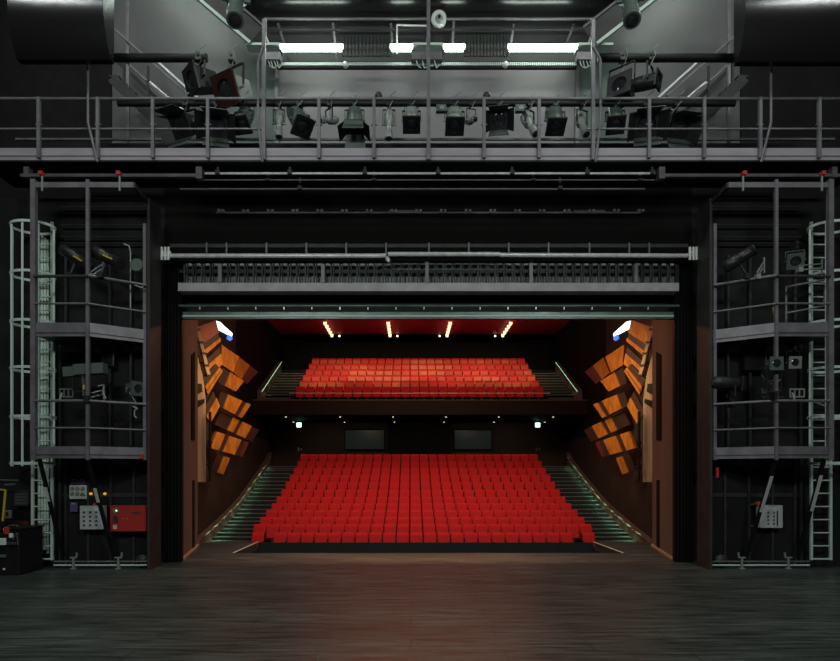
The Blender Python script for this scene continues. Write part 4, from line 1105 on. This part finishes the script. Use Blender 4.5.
lantern('fresnel', (XU(731, YI - .05), YI - .05, ZV(404, YI)), 90, 5, 1.2, 'lantern turned sideways on the lower right handrail near the portal flat', 'lamp_black', upright=True, drop=.40, group='tower lanterns', bond=False)
lantern('box', (XU(795, 14.1), 14.1, ZV(246, 14.1)), -25, 25, .95, 'boxy lantern with round lens hanging high in the right tower', 'lamp_grey', drop=.36, group='tower lanterns', bond=False)
# cable clamps on right tower
r = thing('rigging_clamps', 'tangle of pale clamps and brackets behind the right tower mid post', 'clamps', P(770, 392, 14.1))
a = MB()
random.seed(3)
for k in range(14):
    p = P(762 + random.random() * 16, 378 + random.random() * 20, 14.0 + random.random() * .3); q = p + Vector((random.uniform(-.12, .12), random.uniform(-.05, .05), random.uniform(-.12, .12))); a.tube(p, q, .014 + .012 * random.random(), 6)
part(a, 'clamp', 'lamp_grey', r)
a = MB(); a.bar(P(762, 397, 14.1), P(784, 397, 14.1), .03, .03); a.bar(P(770, 380, 14.1), P(772, 400, 14.1), .05, .04); part(a, 'bracket', 'dark_steel', r)
for k, (u0, v0, u1, v1, lab) in enumerate(((757, 277, 764, 266, 'pale bracket arms on the upper right rail left of mid post'), (799, 270, 822, 268, 'pale bracket arms on the upper right rail near the ladder'), (91, 276, 103, 268, 'pale bracket arms on the upper left rail right of mid post'), (88, 398, 104, 394, 'pale bracket arms on the lower left rail right of mid post'))):
    r = thing('clamp_set', lab, 'rigging', P(u0, v0, 13.8)); a = MB(); p, q = P(u0, v0, 13.8), P(u1, v1, 14.0)
    a.bar(p, q, .035, .03); a.bar(p + Vector((0, 0, .1)), q + Vector((0, 0, .1)), .03, .02); a.bar(q + Vector((0, 0, -.16)), q + Vector((0, 0, .2)), .03, .03); a.box(p.x - .05, p.x + .05, 13.72, 13.84, p.z - .06, p.z + .05)
    part(a, 'arm', 'lamp_silver', r)
for k, (u, v, lab) in enumerate(((134.5, 418, 'pale hook hanging under the lower left handrail by the portal flat'), (822, 405, 'small pale lever under the lower right handrail by the ladder'), (139, 287, 'small pale lever under the upper left handrail by the portal flat'))):
    yy = 14.2 if k != 1 else 13.65
    a = MB(); a.path([P(u - 2, v - 12 + 5 * (k > 0), yy), P(u + 3, v - 9 + 5 * (k > 0), yy), P(u, v - 8 + 5 * (k > 0), yy), P(u, v - 2 + 5 * (k > 0), yy), P(u + 2, v, yy)] if k == 0 else [P(u - 7, v - 3, yy), P(u + 3, v + 1, yy), P(u + 4, v - 1, yy)], .017, 6)
    tag(a.build('rail_hook', 'lamp_silver'), lab, 'hook')
a = MB(); a.bar(P(773.5, 307, 13.75), P(776.5, 324, 13.75), .05, .03); tag(a.build('yellow_strap', 'yellow_trim'), 'short yellow strap hanging beside the right tower mid post', 'strap')
a = MB(); p = P(140.5, 456.5, YI - .06); a.box(p.x - .07, p.x + .07, p.y - .03, p.y - .01, p.z - .05, p.z + .05); tag(a.build('red_tag', 'red_paint'), 'small red tag on the lower left platform edge', 'tag')
a = MB(); p = P(717, 472.5, YI - .06); a.box(p.x - .03, p.x + .03, p.y - .03, p.y - .0, p.z - .12, p.z + .12); tag(a.build('red_lamp', 'red_paint'), 'small red fitting on the right portal edge below the platform', 'fitting')
for s, (u0, u1, v0, v1) in ((-1, (101, 113, 342, 366)), (1, (744.5, 765.5, 340.5, 370))):
    yy = 14.7; r = thing('monitor_panel', f'dark square hanging panel with pale top edge under the upper platform of the {side(s)} tower', 'panel', P((u0 + u1) / 2, v0, yy))
    a = MB(); a.box(XU(u0, yy), XU(u1, yy), yy, yy + .12, ZV(v1, yy), ZV(v0, yy)); part(a, 'case', 'black_paint', r)
    a = MB(); a.box(XU(u0, yy), XU(u1, yy), yy - .01, yy + .02, ZV(v0, yy), ZV(v0, yy) + .025); a.box(XU(u1, yy), XU(u1, yy) + .02, yy - .01, yy + .02, ZV(v1, yy), ZV(v0, yy) + .025); part(a, 'edge_trim', 'tower_steel', r)
    a = MB(); a.bar((XU((u0 + u1) / 2, yy), yy + .06, ZV(v0, yy)), (XU((u0 + u1) / 2, yy), yy + .06, ZV(336, 13.7)), .04, .03); part(a, 'hanger', 'dark_steel', r)
# inner small ladder frame right upper platform
r = thing('hatch_rail', 'bent grey guard rail around the ladder opening on the upper right platform', 'railing', P(805, 325, 14.4))
a = MB(); a.path([P(786, 325, 14.4), P(786, 287, 14.4), P(824, 280, 14.2)], .03, 8); a.path([P(787, 313, 14.4), P(824, 306, 14.2), P(825, 288, 14.2)], .025, 8); part(a, 'rail', 'tower_steel', r)
# tube bundle behind left ladder
r = thing('tube_bundle', 'bundle of pale greenish vertical tubes behind the left ladder', 'tubes', P(45, 554, 14.85))
for k in range(4):
    u = 39.2 + k * 2.9
    a = MB(); a.tube(P(u, 553 - (k % 3) * 1.5, 14.86), P(u, 243 - (k * 7) % 9, 14.86), .032, 12); part(a, 'tube', 'pale_tube', r)

for v in (300, 420, 545):
    a = MB(); a.box(XU(38, 14.92), XU(49.5, 14.92), 14.89, 15.0, ZV(v + 2, 14.9), ZV(v, 14.9)); part(a, 'wall_clip', 'dark_steel', r)
# ------------------------------------------------------------------ left bay wall equipment
yw = 14.92
def card(name, label, cat, u0, v0, u1, v1, y, dpt, mt, extra=None):
    r = thing(name, label, cat, P((u0 + u1) / 2, v1, y))
    a = MB(); yq = y - dpt; a.cbox(XU(u0, yq), XU(u1, yq), yq, y, ZV(v1, yq), ZV(v0, yq), min(.01, dpt * .3)); part(a, 'case' if dpt > .05 else 'sheet', mt, r)
    return r
def sub(r, name, mt, u0, v0, u1, v1, y, d=.01):
    a = MB(); a.box(XU(u0, y), XU(u1, y), y - d, y, ZV(v1, y), ZV(v0, y)); return part(a, name, mt, r)
r = card('fire_cabinet', 'red wall cabinet with green light and dark screen in the left bay', 'cabinet', 109.8, 505.5, 146, 531.5, 14.9, .25, 'red_paint')
yf = 14.65
# front face in front plane: recompute at front depth
def subf(r, name, mt, u0, v0, u1, v1, yf, d=.012): return sub(r, name, mt, u0, v0, u1, v1, yf, d)
a = MB(); a.lathe([(.07, 0), (.06, .03)], P(115.8, 510.8, yf), (0, -1, 0), 14); part(a, 'status_light', 'green_button', r)
subf(r, 'status_glint', 'exit_glow', 116, 510, 117, 511.2, yf - .03)
subf(r, 'screen', 'ink', 113, 516, 118, 522.5, yf)
subf(r, 'label_plate', 'poster', 113.3, 525, 117, 529, yf)
for u0, v0, u1, v1 in ((131, 512, 141, 512.8), (134, 513.8, 139, 514.4)): subf(r, 'lettering', 'ink', u0, v0, u1, v1, yf)
for u in (123, 127): subf(r, 'screw', 'yellow_trim', u - .5, 518, u + .5, 519, yf)
r = card('switch_panel', 'pale grey switch panel with rows of buttons in the left bay', 'control panel', 79.6, 505.8, 103, 529.5, 14.9, .2, 'panel_grey')
yf = 14.7
for i in range(3):
    for j in range(4):
        subf(r, 'button', 'ink', 83 + i * 6.2, 511.5 + j * 4.3, 85 + i * 6.2, 513.2 + j * 4.3, yf)
subf(r, 'header_strip', 'white_plastic', 85, 507.5, 98, 511, yf)
for u in (94.5, 99.5):
    a = MB(); p = P(u, 505, 14.8); a.lathe([(.04, 0), (.04, .06), (.01, .08)], (p.x, 14.8, ZV(505.8, 14.9)), (0, 0, 1), 8); part(a, 'indicator_lamp', 'red_paint', r)
r = card('pictogram_sign', 'white sign with six small black pictograms on the left bay wall', 'sign', 69.3, 485, 86.5, 499, 14.93, .02, 'poster')
for i in range(3):
    for j in range(2):
        u, v = 72.2 + i * 5.2, 489 + j * 5
        p = P(u, v, 14.905)
        a = MB()
        if i < 2 or j == 0:
            n = 10; 
            for k in range(n):
                t0, t1 = 2 * PI * k / n, 2 * PI * (k + 1) / n; a.tube(p + Vector((.042 * math.cos(t0), 0, .042 * math.sin(t0))), p + Vector((.042 * math.cos(t1), 0, .042 * math.sin(t1))), .008, 5)
            a.bar(p + Vector((-.025, 0, -.025)), p + Vector((.025, 0, .025)), .015, .015)
        else:
            a.bar(p + Vector((-.05, 0, -.03)), p + Vector((.0, 0, .03)), .015, .02); a.bar(p + Vector((.0, 0, .03)), p + Vector((.05, 0, -.03)), .015, .02); a.bar(p + Vector((-.05, 0, -.04)), p + Vector((.06, 0, -.04)), .015, .02)
        part(a, 'pictogram', 'ink', r)
r = card('purple_notice', 'dark purple notice strip above the pictogram sign', 'notice', 70, 478.5, 85.5, 484, 14.93, .02, 'purple_card')
for u in (73, 82): sub(r, 'lettering', 'poster', u - 1.5, 479.2, u + 1.5, 479.9, 14.905, .005)
r = card('purple_notice', 'small purple notice below the pictogram sign beside the switch panel', 'notice', 69.8, 502.5, 77.5, 512, 14.93, .02, 'purple_card')
sub(r, 'lettering', 'poster', 71.5, 503.5, 75, 504.2, 14.905, .005)
for k, u in enumerate((90.2, 104.2)):
    a = MB(); p = P(u, 493.8, 14.9); a.lathe([(.035, 0), (.035, .04), (.02, .06)], p + Vector((0, .05, 0)), (0, -1, 0), 8)
    tag(a.build('indicator_lamp', 'amber_dot'), f'tiny glowing amber lamp above the switch panel, {side(-1 + 2*k)} of the pair', 'lamp')
r = card('backing_plate', 'black plate with bolts between the switch panel and red cabinet', 'plate', 103.5, 507, 110, 530, 14.96, .05, 'black_paint')
# right bay
r = card('switch_panel', 'pale grey switch panel with buttons in the right bay', 'control panel', 760.5, 505.2, 783, 528, 14.9, .2, 'panel_grey')
yf = 14.7
for i in range(2):
    for j in range(4): subf(r, 'button', 'ink', 767.4 + i * 5.6, 512 + j * 3.6, 768.8 + i * 5.6, 513.8 + j * 3.6, yf)
subf(r, 'label_strip', 'ink', 776.6, 511, 778, 526, yf, .006); subf(r, 'header_strip', 'white_plastic', 767, 507, 776, 510.5, yf)
card('orange_box', 'small orange box above the right bay switch panel', 'box', 757, 501.8, 765, 505.2, 14.9, .15, 'orange_box')
r = thing('conduit_bracket', 'dark square bracket at the left of the right bay switch panel', 'bracket', P(755, 528, 14.9)); a = MB()
a.bar(P(750.5, 504.5, 14.9), P(760, 504.5, 14.9), .05, .05); a.bar(P(750.5, 526, 14.9), P(760, 526, 14.9), .05, .04); part(a, 'arm', 'lamp_grey', r); a = MB(); a.bar(P(757, 504, 14.93), P(757, 527, 14.93), .12, .06); part(a, 'upright', 'black_paint', r)
for s, u in ((-1, 142.5), (1, 721)):
    a = MB(); p = P(u, 561, 14.75); a.lathe([(.0, 0), (.16, .0), (.16, .12), (.0, .12)], p + Vector((0, .06, 0)), (0, -1, 0), 16)
    tag(a.build('cable_reel', 'dark_steel'), f'small dark round reel at the floor by the {side(s)} portal flat', 'reel')
# far left equipment
yl = 13.6
r = thing('equipment_rack', 'black equipment desk with knobs and cables at the left edge of the stage', 'rack', P(15, 572, yl))
a = MB(); a.cbox(-9.7, XU(19, yl), yl, yl + .9, 0.0, ZV(530, yl), .02); part(a, 'case', 'black_paint', r)
a = MB(); a.box(-9.72, XU(20, yl), yl - .02, yl + .92, ZV(530, yl), ZV(528.5, yl)); part(a, 'top', 'black_paint', r)
o_ = MB(); o_.box(P(3, 0, 14.8).x, P(30, 0, 14.8).x, 14.75, 14.95, ZV(527, 14.8), ZV(521, 14.8)); tag(o_.build('red_rail', 'seat_frame'), 'dark red horizontal rail on the wall left of the left ladder', 'rail')
for k, (u, v, w, h, mt) in enumerate(((3.5, 541.5, 7, 7, 'galvanised'), (4, 556, 6, 3, 'lamp_grey'), (7.5, 530.5, 5, 7, 'red_paint'), (12, 535.5, 3.5, 4.5, 'white_plastic'), (5, 569, 2, 2, 'galvanised'), (13, 543.5, 9, 3, 'dark_steel'), (5.5, 529.5, 2, 2.5, 'white_plastic'))):
    a = MB(); a.cbox(XU(u - w / 2, yl), XU(u + w / 2, yl), yl - .06, yl, ZV(v + h / 2, yl), ZV(v - h / 2, yl), .012); part(a, 'fitting', mt, r)
a = MB(); a.path([P(6, 527, yl - .05), P(12, 525, yl - .05), P(16, 525.5, yl - .05), P(19, 526.5, yl - .05)], .012, 6); a.path([P(13, 540, yl - .04), P(15, 535, yl - .04), P(17, 533, yl - .04), P(18, 545, yl - .04)], .012, 6); part(a, 'cable', 'lamp_grey', r)
r = thing('framed_board', 'tall black board edged in yellow at the far left edge', 'board', P(2, 521, 13.9))
a = MB(); a.box(-9.8, XU(3.6, 13.9), 13.9, 13.95, ZV(521, 13.9), ZV(489, 13.9)); part(a, 'board', 'black_paint', r)
a = MB(); a.bar(P(2.8, 533 - 12, 13.88), P(5.6, 490, 13.88), .04, .03); a.bar(P(5.6, 490, 13.88), P(-8, 489, 13.88), .04, .03); part(a, 'yellow_edge', 'yellow_trim', r)
r = card('meter_box', 'small grey louvred box on the wall left of the left ladder', 'box', 13.5, 490.5, 28, 506, 14.9, .15, 'dark_steel')
for k in range(4): sub(r, 'louvre', 'lamp_grey', 15.5, 493.5 + k * 3, 26.5, 494.5 + k * 3, 14.75, .012)
r = card('socket_box', 'small white socket box low on the far left wall', 'box', 4.6, 510.3, 9.5, 518.5, 14.4, .1, 'lamp_silver')
sub(r, 'socket', 'ink', 6, 512, 8.2, 516, 14.3, .01)
a = MB(); a.tube(P(-4, 480, 14.4), P(18, 480.5, 14.4), .02, 6); a.tube(P(5, 485, 14.4), P(15, 484.5, 14.4), .03, 6)
tag(a.build('wall_bracket', 'lamp_grey'), 'pale short bar on the wall above the yellow edged board', 'bracket')

# ------------------------------------------------------------------ lights
w = D.worlds.new('world'); sc.world = w; w.use_nodes = True
w.node_tree.nodes['Background'].inputs['Color'].default_value = (0.5, 0.6, 0.58, 1)
w.node_tree.nodes['Background'].inputs['Strength'].default_value = 0.005
def area(name, loc, target, sx, sy, power, col):
    l = D.lights.new(name, 'AREA'); l.shape = 'RECTANGLE'; l.size = sx; l.size_y = sy; l.energy = power; l.color = col
    o = D.objects.new(name, l); COL.objects.link(o); o.location = loc
    o.rotation_euler = (Vector(target) - Vector(loc)).to_track_quat('-Z', 'Y').to_euler(); return o
def spot(name, loc, target, power, col, ang=40, blend=.6, rad=.1):
    l = D.lights.new(name, 'SPOT'); l.energy = power; l.color = col; l.spot_size = math.radians(ang); l.spot_blend = blend; l.shadow_soft_size = rad
    o = D.objects.new(name, l); COL.objects.link(o); o.location = loc
    o.rotation_euler = (Vector(target) - Vector(loc)).to_track_quat('-Z', 'Y').to_euler(); return o
# fly tower work lights
for x in (-5.2, 6.1):
    area('stage_work_light', (x, 8.5, 17.5), (x * .8, 13, 4), 3.5, .6, 300, (.88, 1.0, .92))
    area('rear_work_light', (x, -1.5, 10.4), (x * .9, 14, 5), 4, 1.2, 560, (.92, 1.0, .96))
for x in (-10.8, 12.0):
    area('cloth_sheen_fill', (x, 8.5, 17.5), (x * .8, 13, 6), 2.2, .5, 130, (.95, 1.0, .97))  # unseen lamps added to draw the sheen on the masking cloths
# warm hall lights over the stalls
area('hall_downlight', (XC, 19.5, 9.4), (XC, 29.5, 2), 8, 1.5, 470, (1.0, .56, .42))
for x in (-4.83, -1.28, 2.2, 5.6):
    spot('balcony_spot', (x, 30.4, 10.5), (x, 34.4, 7.9), 480, (1.0, .66, .36), 80, .9, .12)
for x in (-5, -2.5, 0.45, 3.4, 5.9):
    spot('under_balcony_lamp', (x, 32.6, 5.2), (x, 33.9, 3.6), 30, (1.0, .76, .56), 130, .8, .05)
for s in (-1, 1):
    X = MX(s)
    spot('panel_spot', X((-1.6, 17.3, 7.4)), X((-7.2, 22.3, 5.2)), 2300, (1.0, .66, .30), 42, 1.0, .2)
    spot('wall_spot', X((-4.2, 16.9, 8.6)), X((-6.7, 18.5, 4.0)), 120, (1.0, .72, .46), 60, .9, .2)
    for k in range(10):
        y = rowY[1] + .1 + k * .98; z = rowZ[k + 1] + .60
        area('aisle_led', X((-7.69, y, z)), X((-7.45, y, z - .75)), .95, .03, 3.6, (.5, 1.0, .64)).data.spread = math.radians(115)
    for k in range(4):
        area('balcony_led', X((-7.69, 31.6 + 1.2 * k, bZ[0] + .75 + .6 * k)), X((-7.3, 31.6 + 1.2 * k, bZ[0] + .6 * k - .1)), 1.0, .03, .8, (.5, 1.0, .64)).data.spread = math.radians(120)
# wash on the first rows, then unseen fills added to warm the apron
spot('front_wash', (XC, 16.7, 9.0), (XC, 21.0, 0), 1000, (1.0, .84, .62), 115, .7, .3)
for x_ in (-2.4, 0.45, 3.3): spot('apron_fill', (x_, 16.6, 9.4), (x_, 15.6, 0), 3300, (1.0, .56, .30), 50, 1.0, .3)  # added header lamps that brown the floor near the pit
area('seat_reflection_fill', (XC, 25.5, 10.4), (XC, 16.2, 0), 9, 1.0, 260, (1.0, .40, .20))  # added reddish fill imitating the seats' reflection in the floor

# ------------------------------------------------------------------ view
vs = sc.view_settings; vs.view_transform = 'Standard'; vs.look = 'None'; vs.gamma = 1; vs.exposure = 0; vs.use_curve_mapping = False
